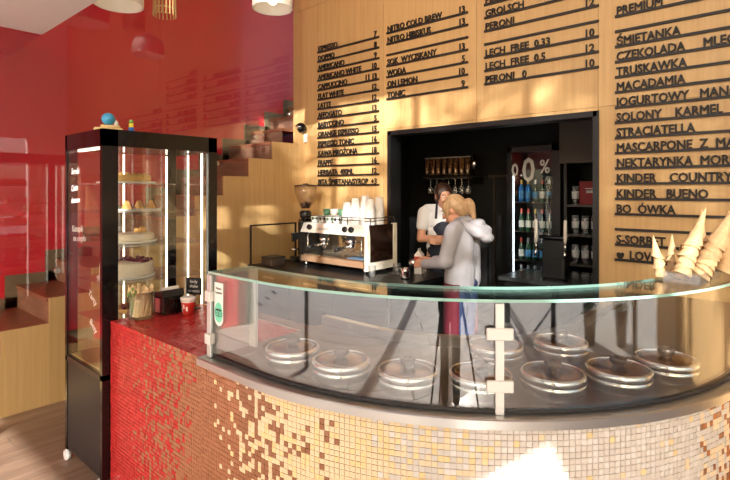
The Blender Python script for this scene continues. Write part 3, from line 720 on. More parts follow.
MB().tube([(-.025, -.05, .12), (-.025, -.13, .12)], .006).tube([(.025, -.05, .12), (.025, -.13, .12)], .006).build('portafilter_fork', CHROME, gr)
MB().tube([(.075, 0, .38), (.14, -.05, .38)], .008).ball((.145, -.053, .38), .016, 10).build('dose_lever', BLACK, gr)
# espresso machine, 0.90 wide, front towards the shop
MX, MY = -3.345, 3.36
em = empty('espresso_machine', (MX, MY, .9005), 0, 'two group chrome and white espresso machine on the back counter', 'espresso machine')
MB().box((-.42, .015, .045), (.42, .40, .115)).build('base_tray', STEEL, em)
MB().box((-.43, -.01, .05), (.40, .014, .105)).build('front_plate', mat('warm_steel', (206, 170, 138), .3, .7), em)
mb = MB()
for k in range(26): mb.box((-.40 + k * .030, .02, .1155), (-.385 + k * .030, .26, .121))
mb.build('drip_grid', CHROME, em)['kind'] = 'stuff'
MB().box((-.40, .27, .1155), (.40, .40, .34)).build('back_splash', mat('splash_steel', (196, 182, 164), .12, .95), em)
MB().prism([(-.015, .335), (.40, .335), (.40, .425), (.03, .425)], -.43, .42, axis=0).build('top_housing', MATS['post_white'], em)
MB().prism([(-.0165, .340), (.0245, .418), (.0255, .418), (-.0155, .340)], -.34, .40, axis=0).build('control_panel', mat('panel_steel', (226, 216, 202), .35, .25), em)
for sx, w_ in ((-.465, .035), (.425, .03)):
    MB().prism([(-.02, .03), (.41, .03), (.41, .44), (.36, .44), (.36, .10), (.02, .10), (.02, .33), (.0, .44), (-.02, .44)] if sx > 0 else [(0, .03), (.41, .03), (.41, .43), (.0, .43)], sx, sx + w_, axis=0).build('side_panel', mat('machine_white', (240, 234, 218), .3) if sx > 0 else BLACK, em)
MB().box((.4255, .03, .105), (.448, .355, .435)).build('side_glass', mat('side_dark', (38, 24, 18), .08), em)
for x in (-.22, .14):
    g = MB().lathe([(.045, .34), (.045, .285), (.052, .28), (.052, .245), (.04, .24)], c=(x, .11, 0), seg=20).build('group_head', CHROME, em)
    p_ = MB().lathe([(.036, .205), (.040, .21), (.040, .238), (.034, .2395)], c=(x, .11, 0), seg=18).tube([(x, .07, .222), (x, -.06, .205)], .013, 10).build('portafilter', CHROME, em)
    MB().tube([(x, -.03, .21), (x, -.10, .198)], .017, 10).build('handle', BLACK).parent = p_
    MB().tube([(x - .012, .11, .205), (x - .02, .11, .18)], .007, 8).tube([(x + .012, .11, .205), (x + .02, .11, .18)], .007, 8).build('spout', CHROME).parent = p_
for x in (-.37, .34):
    MB().tube([(x, .06, .335), (x + .01, .02, .30), (x + .012, .02, .20), (x, .01, .15)], .006, 8).build('steam_wand', CHROME, em)
for x in (-.30, .175, .255):
    MB().lathe([(.024, 0), (.027, .012), (.024, .03)], seg=16, M=Matrix.Translation((x, .0, .382)) @ Matrix.Rotation(PI / 2 - .4, 4, 'X')).build('knob', BLACK, em)
for x in (-.40, .38):
    for y in (.04, .36): MB().lathe([(.022, 0), (.022, .03), (.014, .046)], c=(x, y, 0), seg=12).build('foot', CHROME, em)
mb = MB(); 
for z in (.47, .495): mb.tube([(-.42, .04, z), (.44, .04, z), (.44, .394, z), (-.42, .394, z)], .004, 6)
for x, y in ((-.42, .04), (.44, .04), (.44, .394), (-.42, .394), (.0, .394), (.16, .04)): mb.tube([(x, y, .42), (x, y, .50)], .004, 6)
mb.build('cup_rail', mat('rail_brown', (52, 36, 28), .4), em)
MB().box((.20, -.001, .122), (.40, .10, .128)).build('bar_cloth', mat('cloth_blue', (84, 112, 140), .9), em)
text_obj('lettering', 'DALLA CORTE', .028, BLACK, em, TM((-.20, -.004, .368), (1, 0, 0), (0, .45, .89)), width=.15, extrude=.0004)
# tall paper cups and printed cups on top of the machine
ZM = .9005 + .4258
def paper_cup(h):
    r = empty('paper_cup', (0, 0, 0)); 
    MB().lathe([(.001, 0), (.034, 0), (.035, .004), (.044, h), (.046, h + .002), (.046, h + .006), (.042, h + .006), (.034, .01), (.001, .008)], seg=24, cap=False).build('sleeve', mat('cup_paper', (240, 236, 232), .5), r)
    return r
CB = mat('cup_rim_white', (250, 248, 246), .5)
for k, (x, y, n, lab) in enumerate(((-3.245, 3.46, 5, 'shortest stack of white paper cups, left on the machine'), (-3.155, 3.48, 8, 'second stack of white paper cups on the machine'), (-3.06, 3.505, 10, 'tallest stack of white paper cups on the machine'), (-2.962, 3.462, 8, 'stack of white paper cups at the machine corner'), (-3.11, 3.60, 8, 'rear stack of white paper cups behind the tallest'), (-2.985, 3.62, 9, 'rear right stack of white paper cups near the doorway'))):
    r = empty('paper_cup_stack', (x, y, ZM), 0, lab, 'paper cups', 'paper cups on the espresso machine')
    h0 = .12; n += 3; base = MB().lathe([(.048, 0), (.048, .005), (.046, .006), (.034, h0), (.001, h0 + .001)], seg=24).build('cup', MATS.get('cup_paper') or mat('cup_paper', (240, 236, 232), .5), r)
    for j in range(1, n): inst(base, r, (0, 0, j * .0125))
PR = [mat('print_green', (96, 150, 122), .4), mat('print_black', (30, 32, 34), .4), mat('print_white', (240, 238, 232), .3)]
ci = 0
for j, y in enumerate((3.472, 3.575, 3.678)):
    for k in range(5):
        x = -3.70 + k * .102
        if x > -3.30: continue
        r = empty('espresso_cup', (x, y, ZM + .0005), PI / 2 + random.uniform(-.2, .2), '%s of the printed cups in the %s row on the machine' % (('first', 'second', 'third', 'fourth', 'fifth')[k], ('front', 'middle', 'rear')[j]), 'cup', 'printed cups on the espresso machine')
        r.scale = (1.1, 1.1, 1.1); MB().lathe([(.001, .0), (.024, 0), (.030, .012), (.037, .06), (.034, .06), (.027, .014), (.001, .008)], seg=20, cap=False).build('bowl', PR[2], r)
        mb = MB(); c_ = (j + k) % 2
        for q in range(6):
            a = q * 1.05; rr = .0385
            mb.add([(rr * .93 * math.cos(a), rr * .93 * math.sin(a), .022), (rr * .95 * math.cos(a + .5), rr * .95 * math.sin(a + .5), .022), (rr * 1.0 * math.cos(a + .5), rr * 1.0 * math.sin(a + .5), .05), (rr * 1.0 * math.cos(a), rr * 1.0 * math.sin(a), .05)], [(0, 1, 2, 3)])
        mb.build('print', PR[c_], r)
        MB().tube([(.034, 0, .048), (.054, 0, .044), (.054, 0, .024), (.031, 0, .018)], .004, 6).build('handle', PR[2], r)
# second layer of cups
for k in range(4):
    r = empty('espresso_cup', (-3.64 + k * .105, 3.58, ZM + .0675), PI / 2, '%s of the printed cups stacked in the upper layer' % ('first', 'second', 'third', 'fourth')[k], 'cup', 'printed cups on the espresso machine')
    MB().lathe([(.001, .0), (.024, 0), (.030, .012), (.037, .06), (.034, .06), (.027, .014), (.001, .008)], seg=20, cap=False).build('bowl', PR[(0, 2, 0, 2)[k]], r); r.scale = (1.1, 1.1, 1.1)
    MB().tube([(.034, 0, .048), (.054, 0, .044), (.054, 0, .024), (.031, 0, .018)], .004, 6).build('handle', PR[2], r)
# milk carton, glasses and jug at the right end of the back counter
mc = empty('milk_carton', (-2.60, 3.72, .9005), .3, 'white milk carton with red print at the counter end', 'carton')
MB().box((-.035, -.035, 0), (.035, .035, .17)).prism([(-.035, .17), (.035, .17), (0, .21)], -.035, .035, axis=1).box((-.002, -.035, .21), (.002, .035, .225)).build('carton', mat('carton_white', (236, 232, 226), .5), mc)
MB().box((-.0358, -.0358, .11), (.0358, .0358, .155)).build('print_band', mat('carton_red', (196, 70, 50), .5), mc)
for k, (x, y, lab) in enumerate(((-2.80, 3.30, 'small water glass on the counter right of the machine'), (-2.70, 3.52, 'second small glass between machine and milk carton'), (-2.47, 3.62, 'small glass right of the milk carton'))):
    tag(MB().lathe([(.001, .0), (.028, 0), (.034, .10), (.032, .10), (.026, .006), (.001, .006)], seg=20, cap=False).build('drinking_glass', ACRYL, None, (x, y, .9005)), lab, 'glass', 'glasses on the coffee counter')
pj = empty('milk_jug', (-2.52, 3.40, .9005), 0, 'small steel milk jug on the counter end', 'jug')
MB().lathe([(.001, 0), (.04, 0), (.042, .02), (.034, .07), (.036, .095), (.034, .095), (.032, .07), (.001, .01)], seg=20, cap=False).build('body', CHROME, pj)
MB().tube([(-.036, 0, .085), (-.07, 0, .08), (-.07, 0, .03), (-.041, 0, .02)], .005, 6).build('handle', CHROME, pj)

# ================================================================== STOREROOM
def bottle_mesh(cap_rgb, body, lab):
    r = empty('beer_bottle', (0, 0, 0))
    MB().lathe([(.001, 0), (.029, 0), (.030, .004), (.030, .135), (.026, .16), (.014, .19), (.0125, .235), (.001, .235)], seg=16, cap=False).build('body', body, r)
    MB().lathe([(.0305, .04), (.0305, .115)], seg=16, cap=False).build('paper_label', lab, r)
    MB().lathe([(.0155, .195), (.0145, .235), (.0145, .243), (.001, .244)], seg=12, cap=False).build('cap', cap_rgb, r)
    return r
fg = empty('beer_fridge', (-2.17, 5.45, .012), 0, 'black glass door fridge with lit bottles and large white 0.0% print', 'fridge')
FX0, FX1, FY0, FY1, FZ = -2.46, -1.88, 5.20, 5.70, 2.12
mb = MB(); mb.box((FX0, FY0 + .05, .012), (FX0 + .03, FY1, FZ)); mb.box((FX1 - .03, FY0 + .05, .012), (FX1, FY1, FZ)); mb.box((FX0, FY1 - .03, .012), (FX1, FY1, FZ)); mb.box((FX0, FY0 + .05, FZ - .05), (FX1, FY1, FZ)); mb.box((FX0, FY0 + .05, .012), (FX1, FY1, .35))
local(mb.build('cabinet', BLACK), fg)
dr_ = local(MB().box((FX0, FY0, .2), (FX0 + .045, FY0 + .045, FZ)).box((FX1 - .09, FY0, .2), (FX1, FY0 + .045, FZ)).box((FX0, FY0, FZ - .06), (FX1, FY0 + .045, FZ)).box((FX0, FY0, .2), (FX1, FY0 + .045, .36)).build('door', BLACK), fg)
o = MB().box((FX0 + .045, FY0 + .015, .36), (FX1 - .09, FY0 + .025, FZ - .06)).build('door_glass', GLASS); o.parent = dr_
o = MB().tube([(FX1 - .10, FY0 - .03, 1.0), (FX1 - .10, FY0 - .03, 1.6)], .010, 8).build('handle', STEEL); o.parent = dr_
PRT = mat('print_white_glow', (226, 226, 226), .6)
for t, x, z, s_ in (('0', FX0 + .045, 1.80, .20), ('.', FX0 + .145, 1.80, .16), ('0', FX0 + .165, 1.745, .36), ('%', FX0 + .36, 1.83, .20)):
    o = text_obj('lettering', t, s_, PRT, None, TM((x, FY0 + .0125, z), (1, 0, 0), (0, 0, 1)), extrude=.0015, xs=.82, bold=.02); o.parent = dr_
local(MB().box((FX0 + .032, FY0 + .055, .36), (FX0 + .050, FY0 + .075, 1.84)).build('light_strip', LEDC), fg)
SHF = [.58, .88, 1.20, 1.52]
for z in SHF: local(MB().box((FX0 + .03, FY0 + .08, z - .012), (FX1 - .03, FY1 - .04, z)).build('shelf', STEELD), fg)
BG = mat('bottle_green', (24, 66, 44), .1, spec=.8); BB = mat('bottle_brown', (70, 40, 24), .1, spec=.8); BN = mat('can_blue', (44, 116, 190), .3, .5)
LW = mat('label_white', (222, 222, 216), .5); LB = mat('label_blue', (80, 150, 205), .5); CR = mat('cap_red', (190, 70, 60), .4); CG = mat('cap_gold', (200, 170, 90), .3, .6); CW = mat('cap_silver', (210, 215, 220), .3, .7)
protos = [bottle_mesh(CG, BN, LB), bottle_mesh(CR, BG, LW), bottle_mesh(CG, BB, LW), bottle_mesh(CW, BG, LB)]
used = [False] * 4; ORD = ('first', 'second', 'third', 'fourth', 'fifth', 'sixth', 'seventh', 'eighth', 'ninth')
KN = ('blue bottle', 'green bottle with red cap', 'brown bottle with gold cap', 'green bottle with silver cap')
for ri, z in enumerate(SHF):
    for k in range(5):
        t = [(3, 3, 3, 3, 3), (1, 3, 3, 3, 1), (1, 1, 2, 1, 1), (0, 0, 3, 1, 3)][ri][k]
        p = protos[t]
        r = p if not used[t] else copy_tree(p); used[t] = True
        r.location = (FX0 + .105 + k * .078, FY0 + .14, z + .0005); r.rotation_euler = (0, 0, k)
        tag(r, '%s, %s from left on the %s fridge shelf' % (KN[t], ORD[k], ('bottom', 'third', 'second', 'top')[ri]), 'bottle', 'bottles in the lit fridge')
# wall rack on the right, shelves of glassware, red sign
rk = empty('glass_rack', (-1.55, 5.45, .012), 0, 'dark shelving with glassware right of the lit fridge', 'shelving')
mb = MB()
for x in (-1.85, -1.15): mb.box((x, 5.22, .012), (x + .03, 5.6, 2.0))
local(mb.build('upright', BLACK), rk)
for z in (.62, .90, 1.20, 1.50): local(MB().box((-1.82, 5.22, z - .02), (-1.15, 5.6, z)).build('shelf', mat('shelf_grey', (84, 80, 76), .5)), rk)
o = MB().box((-1.87, 5.15, 1.92), (-.9, 5.6, 2.45)).build('wall_cupboard', mat('cupboard_taupe', (84, 76, 64), .5)); tag(o, 'taupe wall cupboard in the storeroom upper right', 'cupboard')
o = empty('red_box', (-1.60, 5.40, 1.5005), 0, 'red carton with white print on the top storeroom shelf', 'box')
MB().rbox((-.13, -.08, 0), (.13, .08, .24), .006).build('carton', mat('sign_red', (150, 30, 34), .5), o)
MB().box((-.07, -.0812, .16), (.07, -.0805, .168)).box((-.06, -.0812, .12), (.05, -.0805, .145)).build('print', LW, o)
gl_p = None
for ri, z in enumerate((.62, .90, 1.20, 1.50)):
    for k in range(6):
        if ri == 3 and 1 <= k <= 3: continue
        if gl_p is None:
            gl_p = empty('beer_glass', (0, 0, 0)); MB().lathe([(.001, 0), (.026, 0), (.024, .03), (.036, .13), (.034, .19), (.032, .19), (.034, .13), (.022, .032), (.001, .02)], seg=16, cap=False).build('bowl', glass('milky_glass', (.9, .9, .9), .12, .05, .3, (.7, .7, .68)), gl_p)
            MB().lathe([(.0345, .06), (.0368, .13), (.0368, .135)], seg=16, cap=False).build('print', LW, gl_p); r = gl_p
        else: r = copy_tree(gl_p)
        r.location = (-1.76 + k * .095, 5.30, z + .0005)
        tag(r, '%s beer glass from left on the %s rack shelf' % (ORD[k], ('bottom', 'third', 'second', 'top')[ri]), 'glass', 'beer glasses on the rack')
# glass shelf on the left
sh = empty('wall_shelf', (-3.25, 5.5, 1.83), 0, 'dark storeroom shelf carrying amber lit glasses', 'shelf')
local(MB().box((-3.68, 5.30, 1.815), (-2.95, 5.749, 1.835)).build('board', BLACK), sh)
for k in range(2): local(MB().box((-3.60 + k * .55, 5.40, 1.72), (-3.585 + k * .55, 5.749, 1.8149)).build('bracket', BLACK), sh)
AMB = glass('amber_lit_glass', (.75, .5, .32), .14, .04, .35, (.62, .36, .18))  # amber light on the glasses put into tint and veil colour
tp = None
for k in range(8):
    if tp is None:
        tp = empty('tall_glass', (0, 0, 0)); MB().lathe([(.001, 0), (.030, 0), (.026, .04), (.034, .22), (.031, .22), (.023, .045), (.001, .02)], seg=16, cap=False).build('bowl', AMB, tp); MB().lathe([(.0345, .212), (.0355, .216), (.0345, .222)], seg=16, cap=False).build('rim', LW, tp); r = tp
    else: r = copy_tree(tp)
    r.location = (-3.62 + k * .083, 5.36, 1.8355); tag(r, '%s amber lit glass from left on the storeroom shelf' % ORD[k], 'glass', 'amber lit glasses on the shelf')
ck = empty('shaker_set', (-2.95, 5.36, 1.8355), 0, 'bright steel shaker at the right shelf end', 'shaker')
ck.location = (-2.985, 5.42, 1.8355); MB().lathe([(.001, 0), (.03, 0), (.042, .15), (.034, .19), (.018, .21), (.018, .235), (.001, .24)], seg=20, cap=False).build('cup', CHROME, ck); MB().lathe([(.0385, .11), (.0405, .118), (.0385, .125)], seg=20, cap=False).build('seam_ring', STEELD, ck)
hp = None
for k in range(7):
    if hp is None:
        hp = empty('hanging_wine_glass', (0, 0, 0)); MB().lathe([(.034, 0), (.033, -.003), (.006, -.008), (.005, -.085), (.03, -.11), (.036, -.15), (.030, -.19), (.028, -.19), (.033, -.15), (.001, -.10)], seg=16, cap=False).build('bowl', MATS['milky_glass'], hp); MB().box((-.045, -.02, .0008), (-.03, .02, .006)).box((.03, -.02, .0008), (.045, .02, .006)).build('hanger', STEEL, hp); r = hp
    else: r = copy_tree(hp)
    r.location = (-3.56 + k * .09, 5.34, 1.7905); tag(r, '%s wine glass from left hanging under the storeroom shelf' % ORD[k], 'glass', 'hanging wine glasses')
local(MB().box((-3.66, 5.32, 1.7966), (-2.96, 5.36, 1.8149)).build('glass_rail', STEELD), sh)
dfm = empty('steel_door_frame', (-2.7, 5.6, .012), 0, 'thin steel frame of a dark door behind the barista', 'door frame')
local(MB().box((-2.90, 5.60, 1.80), (-2.50, 5.62, 1.83)).build('rail', STEELD), dfm)
for x in (-2.83, -2.64): local(MB().box((x, 5.60, .012), (x + .022, 5.62, 1.7999)).build('stile', STEELD), dfm)
local(MB().box((-2.90, 5.625, .012), (-2.50, 5.64, 1.79)).build('leaf', BLACKM), dfm)
# bar inside the doorway with beer taps
br = empty('tap_bar', (-1.5, 4.4, .012), 0, 'dark bar top inside the doorway under the taps', 'bar')
local(MB().box((-1.98, 4.14, .012), (-.9, 4.62, .86)).build('body', BLACKM), br); local(MB().box((-2.02, 4.10, .86), (-.9, 4.66, .895)).build('worktop', mat('bar_top', (58, 60, 62), .2)), br)
tw = empty('beer_tower', (-1.60, 4.30, .8955), 0, 'black two tap beer tower on the bar in the doorway', 'beer tap')
MB().rbox((-.09, -.07, 0), (.11, .07, .34), .02).build('tower', BLACK, tw)
MB().rbox((-.11, -.09, .34), (.13, .09, .37), .02).build('cap', BLACKG, tw)
for x in (-.115, .13):
    MB().tube([(x * .7, -.06, .25), (x, -.12, .25), (x, -.14, .20)], .012, 8).tube([(x, -.12, .25), (x, -.12, .31)], .009, 8).build('tap', CHROME, tw)
    MB().lathe([(.009, .31), (.016, .36), (.013, .50), (.001, .51)], c=(x, -.12, 0), seg=12).build('tap_handle', mat('handle_ivory', (210, 206, 196), .3), tw)

# ================================================================== PENDANTS
def shade(name, label, x, y, zb, r, h, m):
    t = empty(name, (x, y, zb), 0, label, 'pendant lamp')
    MB().lathe([(r, 0), (r, h * .5), (r * .82, h * .82), (r * .3, h), (.03, h + .02), (.028, h + .01), (r * .28, h - .008), (r * .79, h * .8), (r - .008, h * .49), (r - .008, .002)], seg=40, cap=False).build('shade', m, t)
    MB().ball((0, 0, h * .35), .045, 14).build('bulb', mat('bulb_glow', (255, 232, 196), .4, emit=2.0), t)
    MB().lathe([(.018, h * .45), (.02, h)], seg=12).build('socket', BLACK, t)
    MB().tube([(0, 0, h), (0, 0, 5.6 - zb)], .003, 6).build('cord', BLACK, t)
shade('pendant_lamp', 'white drum pendant lamp above the cake cabinet', -4.06, 1.70, 3.105, .185, .28, mat('shade_white', (244, 240, 232), .45))
shade('pendant_lamp', 'white pendant lamp near the corner of the oak wall', -3.30, 2.62, 3.145, .165, .22, MATS['shade_white'])
cg = empty('cage_pendant', (-4.10, 2.10, 3.13), 0, 'small pendant of thin wooden rods between the white lamps', 'pendant lamp')
RODM = mat('rod_wood', (214, 176, 120), .5)
rod = MB().tube([(0, 0, 0), (0, 0, .42)], .006, 6).mesh('rod', RODM)
for k in range(18):
    a = 2 * PI * k / 18
    o = bpy.data.objects.new('rod', rod); COL.objects.link(o); o.parent = cg
    b0 = Vector((.092 * math.cos(a), .092 * math.sin(a), 0)); b1 = Vector((.075 * math.cos(a + .12), .075 * math.sin(a + .12), .42))
    o.location = b0; o.rotation_mode = 'QUATERNION'; o.rotation_quaternion = Vector((0, 0, 1)).rotation_difference((b1 - b0).normalized())
def ring(r, z): return [(r * math.cos(2 * PI * k / 28), r * math.sin(2 * PI * k / 28), z) for k in range(29)]
MB().tube(ring(.085, .06), .005, 6).build('hoop', RODM, cg); MB().tube(ring(.077, .38), .005, 6).build('hoop', RODM, cg)
MB().tube([(0, 0, .42), (0, 0, 2.46)], .003, 6).lathe([(.08, .42), (.08, .43), (.001, .432)], seg=24).build('cord', BLACK, cg); MB().ball((0, 0, .25), .03, 12).build('bulb', MATS['bulb_glow'], cg)

# ================================================================== PEOPLE
def blob(name, prims, m, parent, voxel=.009, smooth=4, mats_by=None):
    mb = MB()
    for p in prims:
        if p[0] == 'c':
            a, b, r0, r1 = Vector(p[1]), Vector(p[2]), p[3], p[4]; n = 7; d = b - a
            q = Vector((0, 0, 1)).rotation_difference(d.normalized()).to_matrix().to_4x4(); L = d.length
            pr = [(max(.0004, r0 * math.sin(PI / 2 * k / 5)), -r0 * math.cos(PI / 2 * k / 5)) for k in range(6)] + [(max(.0004, r1 * math.cos(PI / 2 * k / 5)), L + r1 * math.sin(PI / 2 * k / 5)) for k in range(6)]
            mb.lathe(pr, seg=16, M=Matrix.Translation(a) @ q)
        else:
            c, rad = Vector(p[1]), p[2]; rot = p[3] if len(p) > 3 else Matrix()
            mb.ball((0, 0, 0), 1, 18, M=Matrix.Translation(c) @ rot @ Matrix.Diagonal((*rad, 1)))
    o = mb.build(name, m, None)
    md = o.modifiers.new('r', 'REMESH'); md.mode = 'VOXEL'; md.voxel_size = voxel; md.use_smooth_shade = True
    s_ = o.modifiers.new('s', 'SMOOTH'); s_.iterations = smooth; s_.factor = .5
    bpy.context.view_layer.update()
    me = bpy.data.meshes.new_from_object(o.evaluated_get(bpy.context.evaluated_depsgraph_get()))
    old = o.data; o.modifiers.clear(); o.data = me; bpy.data.meshes.remove(old)
    me.polygons.foreach_set('use_smooth', [True] * len(me.polygons))
    if not me.materials: me.materials.append(m)
    o.parent = parent; return o
def hand_prims(wrist, d, palm_n, curl=.6, sc=1.0):
    # wrist position, pointing direction, palm normal; returns palm, four fingers and a side thumb
    d = Vector(d).normalized(); n = Vector(palm_n); n = (n - d * n.dot(d)).normalized(); s = d.cross(n); w = Vector(wrist); out = []
    pc = w + d * .045 * sc
    out.append(('c', w, w + d * .05 * sc, .022 * sc, .024 * sc))
    for k, (off, L) in enumerate(((-.027, .066), (-.009, .075), (.009, .070), (.026, .054))):
        b = w + d * .075 * sc + s * off * sc; out.append(('c', w + d * .02 * sc + s * off * .6 * sc, b, .013 * sc, .011 * sc))
        p = b; dd = d
        for j, fr_ in enumerate((.45, .32, .23)):
            a = curl * (.7 + .4 * j); dd = (dd * math.cos(a) + n * math.sin(a)).normalized(); n2 = n
            q = p + dd * L * fr_ * sc; out.append(('c', p, q, .0085 * sc, .0078 * sc)); p = q
    tb = w + d * .02 * sc - s * .022 * sc; t1 = tb + (d * .7 - s * .7 + n * .3).normalized() * .035 * sc; t2 = t1 + (d * .85 - s * .1 + n * .5).normalized() * .03 * sc
    out += [('c', tb, t1, .012 * sc, .010 * sc), ('c', t1, t2, .010 * sc, .008 * sc)]
    return out
def head_prims(c, M):
    # M: orientation (x forward, z up); returns skull, jaw, nose, ears, lips
    f = lambda x, y, z: Vector(c) + M @ Vector((x, y, z))
    R = M.to_4x4()
    return [('e', f(-.012, 0, .022), (.092, .074, .092), R), ('e', f(.028, 0, -.02), (.062, .058, .082), R), ('e', f(.035, 0, -.078), (.040, .036, .030), R),
            ('c', f(.082, 0, .012), f(.104, 0, -.022), .008, .013), ('e', f(.086, 0, -.055), (.012, .022, .010), R), ('e', f(.070, .032, -.018), (.022, .02, .02), R), ('e', f(.070, -.032, -.018), (.022, .02, .02), R),
            ('e', f(-.005, .076, -.005), (.018, .010, .030), R), ('e', f(-.005, -.076, -.005), (.018, .010, .030), R)], f
def face_parts(f, M, parent, brow):
    ew = mat('eye_white', (235, 232, 228), .3); ei = mat('iris', (60, 44, 34), .2); lp = mat('lips', (186, 100, 94), .5)
    for s_ in (-1, 1):
        e = MB().ball(f(.079, s_ * .030, .010), .0115, 10).build('eye', ew, parent)
        MB().ball(f(.0885, s_ * .030, .009), .005, 8).build('iris', ei, e)
        MB().tube([f(.086, s_ * .012, .032), f(.090, s_ * .03, .037), f(.078, s_ * .048, .031)], .0035, 6).build('eyebrow', brow, parent)
    MB().tube([f(.093, -.018, -.055), f(.099, 0, -.053), f(.093, .018, -.055)], .0055, 8).build('mouth', lp, parent)
def rotm(yaw, pitch, roll=0): return (Matrix.Rotation(yaw, 3, 'Z') @ Matrix.Rotation(pitch, 3, 'Y') @ Matrix.Rotation(roll, 3, 'X'))
def legs(sk=.0):
    out = []
    for s_ in (-1, 1):
        hip = (0, s_ * .09, .90); kn = (.015 + .02 * s_ * sk, s_ * .095, .49); an = (-.02, s_ * .095, .09)
        out += [('c', hip, kn, .082, .055), ('c', kn, (-.02, s_ * .095, .33), .054, .052), ('c', (-.02, s_ * .095, .33), an, .052, .036)]
    return out
def feet():
    out = []
    for s_ in (-1, 1): out += [('c', (-.04, s_ * .095, .045), (.12, s_ * .105, .032), .040, .030)]
    return out
# --- barista in the grey hoodie, seen from her left side and back
w1 = empty('person', (-2.03, 3.50, .0), math.radians(186), 'blonde woman in grey hoodie and burgundy apron working at the coffee counter', 'person')
HM = rotm(.12, .42); hc = Vector((.075, 0, 1.485)); hp_, hf = head_prims(hc, HM)
armL = [(0, .175, 1.335), (.05, .215, 1.10), (.285, .12, 1.055)]; armR = [(0, -.175, 1.335), (.07, -.21, 1.09), (.30, -.07, 1.06)]
bodyp = [('e', (0, 0, .95), (.10, .155, .12)), ('e', (.0, 0, 1.10), (.085, .125, .13)), ('e', (-.005, 0, 1.27), (.095, .150, .13)), ('c', (-.01, -.14, 1.36), (-.01, .14, 1.36), .05, .05), ('c', (-.005, 0, 1.36), (.05, 0, 1.45), .05, .045)] + hp_
for A in (armL, armR): bodyp += [('c', A[0], A[1], .046, .038), ('c', A[1], A[2], .037, .025)]
bodyp += hand_prims(armL[2], (1, -.25, -.05), (0, -1, -.5), .65) + hand_prims(armR[2], (1, .2, .02), (0, 1, -.4), .65) + legs()
b1 = blob('body', bodyp, SKIN, w1, .0065, 3)
HAIRB = mat('hair_blonde', (176, 142, 104), .45, var=.25, scale=(90, 90, 14), bump=.4)
face_parts(hf, HM, w1, mat('brow_blonde', (150, 112, 76), .6))
hp2 = [('e', hf(-.022, 0, .036), (.098, .084, .094), HM.to_4x4()), ('e', hf(-.06, 0, -.01), (.062, .074, .075), HM.to_4x4()), ('e', hf(.03, .058, .03), (.04, .022, .055), HM.to_4x4()), ('e', hf(.03, -.058, .03), (.04, .022, .055), HM.to_4x4()), ('c', hf(.045, .066, .02), hf(.052, .062, -.06), .012, .006),
       ('e', hf(-.135, 0, .0), (.042, .045, .050), HM.to_4x4()), ('c', hf(-.14, 0, -.02), hf(-.125, 0, -.11), .038, .022)]
blob('hair', hp2, HAIRB, w1, .008, 3)
HOOD = mat('hoodie_grey', (166, 165, 172), .85, var=.06, scale=(14, 14, 14), bump=.25)
hd = [('c', (.0, -.060, .945), (-.006, -.062, 1.30), .120, .106), ('c', (.0, .060, .945), (-.006, .062, 1.30), .120, .106), ('e', (0, 0, 1.12), (.118, .155, .24)), ('c', (-.012, -.145, 1.36), (-.012, .145, 1.36), .062, .062), ('e', (-.01, 0, 1.40), (.085, .09, .05))]
for A in (armL, armR): 
    A2 = Vector(A[1]).lerp(Vector(A[2]), .93); hd += [('c', A[0], A[1], .066, .055), ('c', A[1], A2, .054, .038), ('e', tuple(A2), (.040, .040, .040)), ('e', (A[1][0] - .01, A[1][1], A[1][2] + .01), (.06, .058, .06))]
blob('hoodie', hd, HOOD, w1, .009, 8)
hdd = [('e', (-.105, 0, 1.375), (.075, .125, .045), Matrix.Rotation(.5, 4, 'Y')), ('e', (-.165, .03, 1.325), (.085, .105, .05), Matrix.Rotation(-.35, 4, 'Y')), ('c', (-.03, .10, 1.40), (-.16, .09, 1.33), .035, .045), ('c', (-.03, -.10, 1.40), (-.16, -.09, 1.33), .035, .045), ('e', (-.215, .03, 1.285), (.05, .075, .038))]
blob('hood', hdd, HOOD, w1, .009, 3)
JEAN = mat('jeans_blue', (44, 58, 96), .8, var=.15, scale=(30, 30, 30)); BURG = mat('apron_burgundy', (98, 20, 38), .8, var=.08)
jl = [('e', (0, 0, .925), (.118, .170, .085))]
for s_ in (-1, 1): jl += [('c', (0, s_ * .085, .89), (.015, s_ * .095, .49), .095, .068), ('c', (.015, s_ * .095, .49), (-.02, s_ * .095, .10), .068, .056)]
blob('jeans', jl, JEAN, w1, .010, 3)
ap = MB(); vs = []; nA, nZ = 18, 6
for zi in range(nZ + 1):
    z = .93 - zi * .075
    for ai in range(nA + 1):
        a = -2.0 + 4.0 * ai / nA; k = .012 * math.sin(ai * 1.9) * zi / nZ
        vs.append((.135 * math.cos(a) + k + .004, .190 * math.sin(a), z))
fs = [(i * (nA + 1) + j, i * (nA + 1) + j + 1, (i + 1) * (nA + 1) + j + 1, (i + 1) * (nA + 1) + j) for i in range(nZ) for j in range(nA)]
o = ap.add(vs, fs, 0, True).build('apron', BURG, w1); md = o.modifiers.new('t', 'SOLIDIFY'); md.thickness = .004
blob('shoes', feet(), mat('shoe_white', (220, 218, 214), .6), w1, .009, 3)
pf = empty('portafilter', (0, 0, 0), 0, 'steel portafilter held in the hands of the hooded woman', 'portafilter')
Mw = Matrix.Translation(w1.location) @ Matrix.Rotation(math.radians(186), 4, 'Z'); pf.location = Mw @ Vector((.43, .03, 1.045)); pf.rotation_euler = (0, 0, math.radians(186))
MB().lathe([(.030, -.02), (.034, -.012), (.034, .018), (.030, .02), (.029, -.006), (.001, -.01)], seg=20, cap=False).build('basket', CHROME, pf); MB().tube([(-.03, 0, 0), (-.075, 0, -.003)], .008, 8).build('neck', CHROME, pf); MB().tube([(-.07, 0, -.003), (-.16, .0, -.01)], .013, 10).build('handle', BLACK, pf)
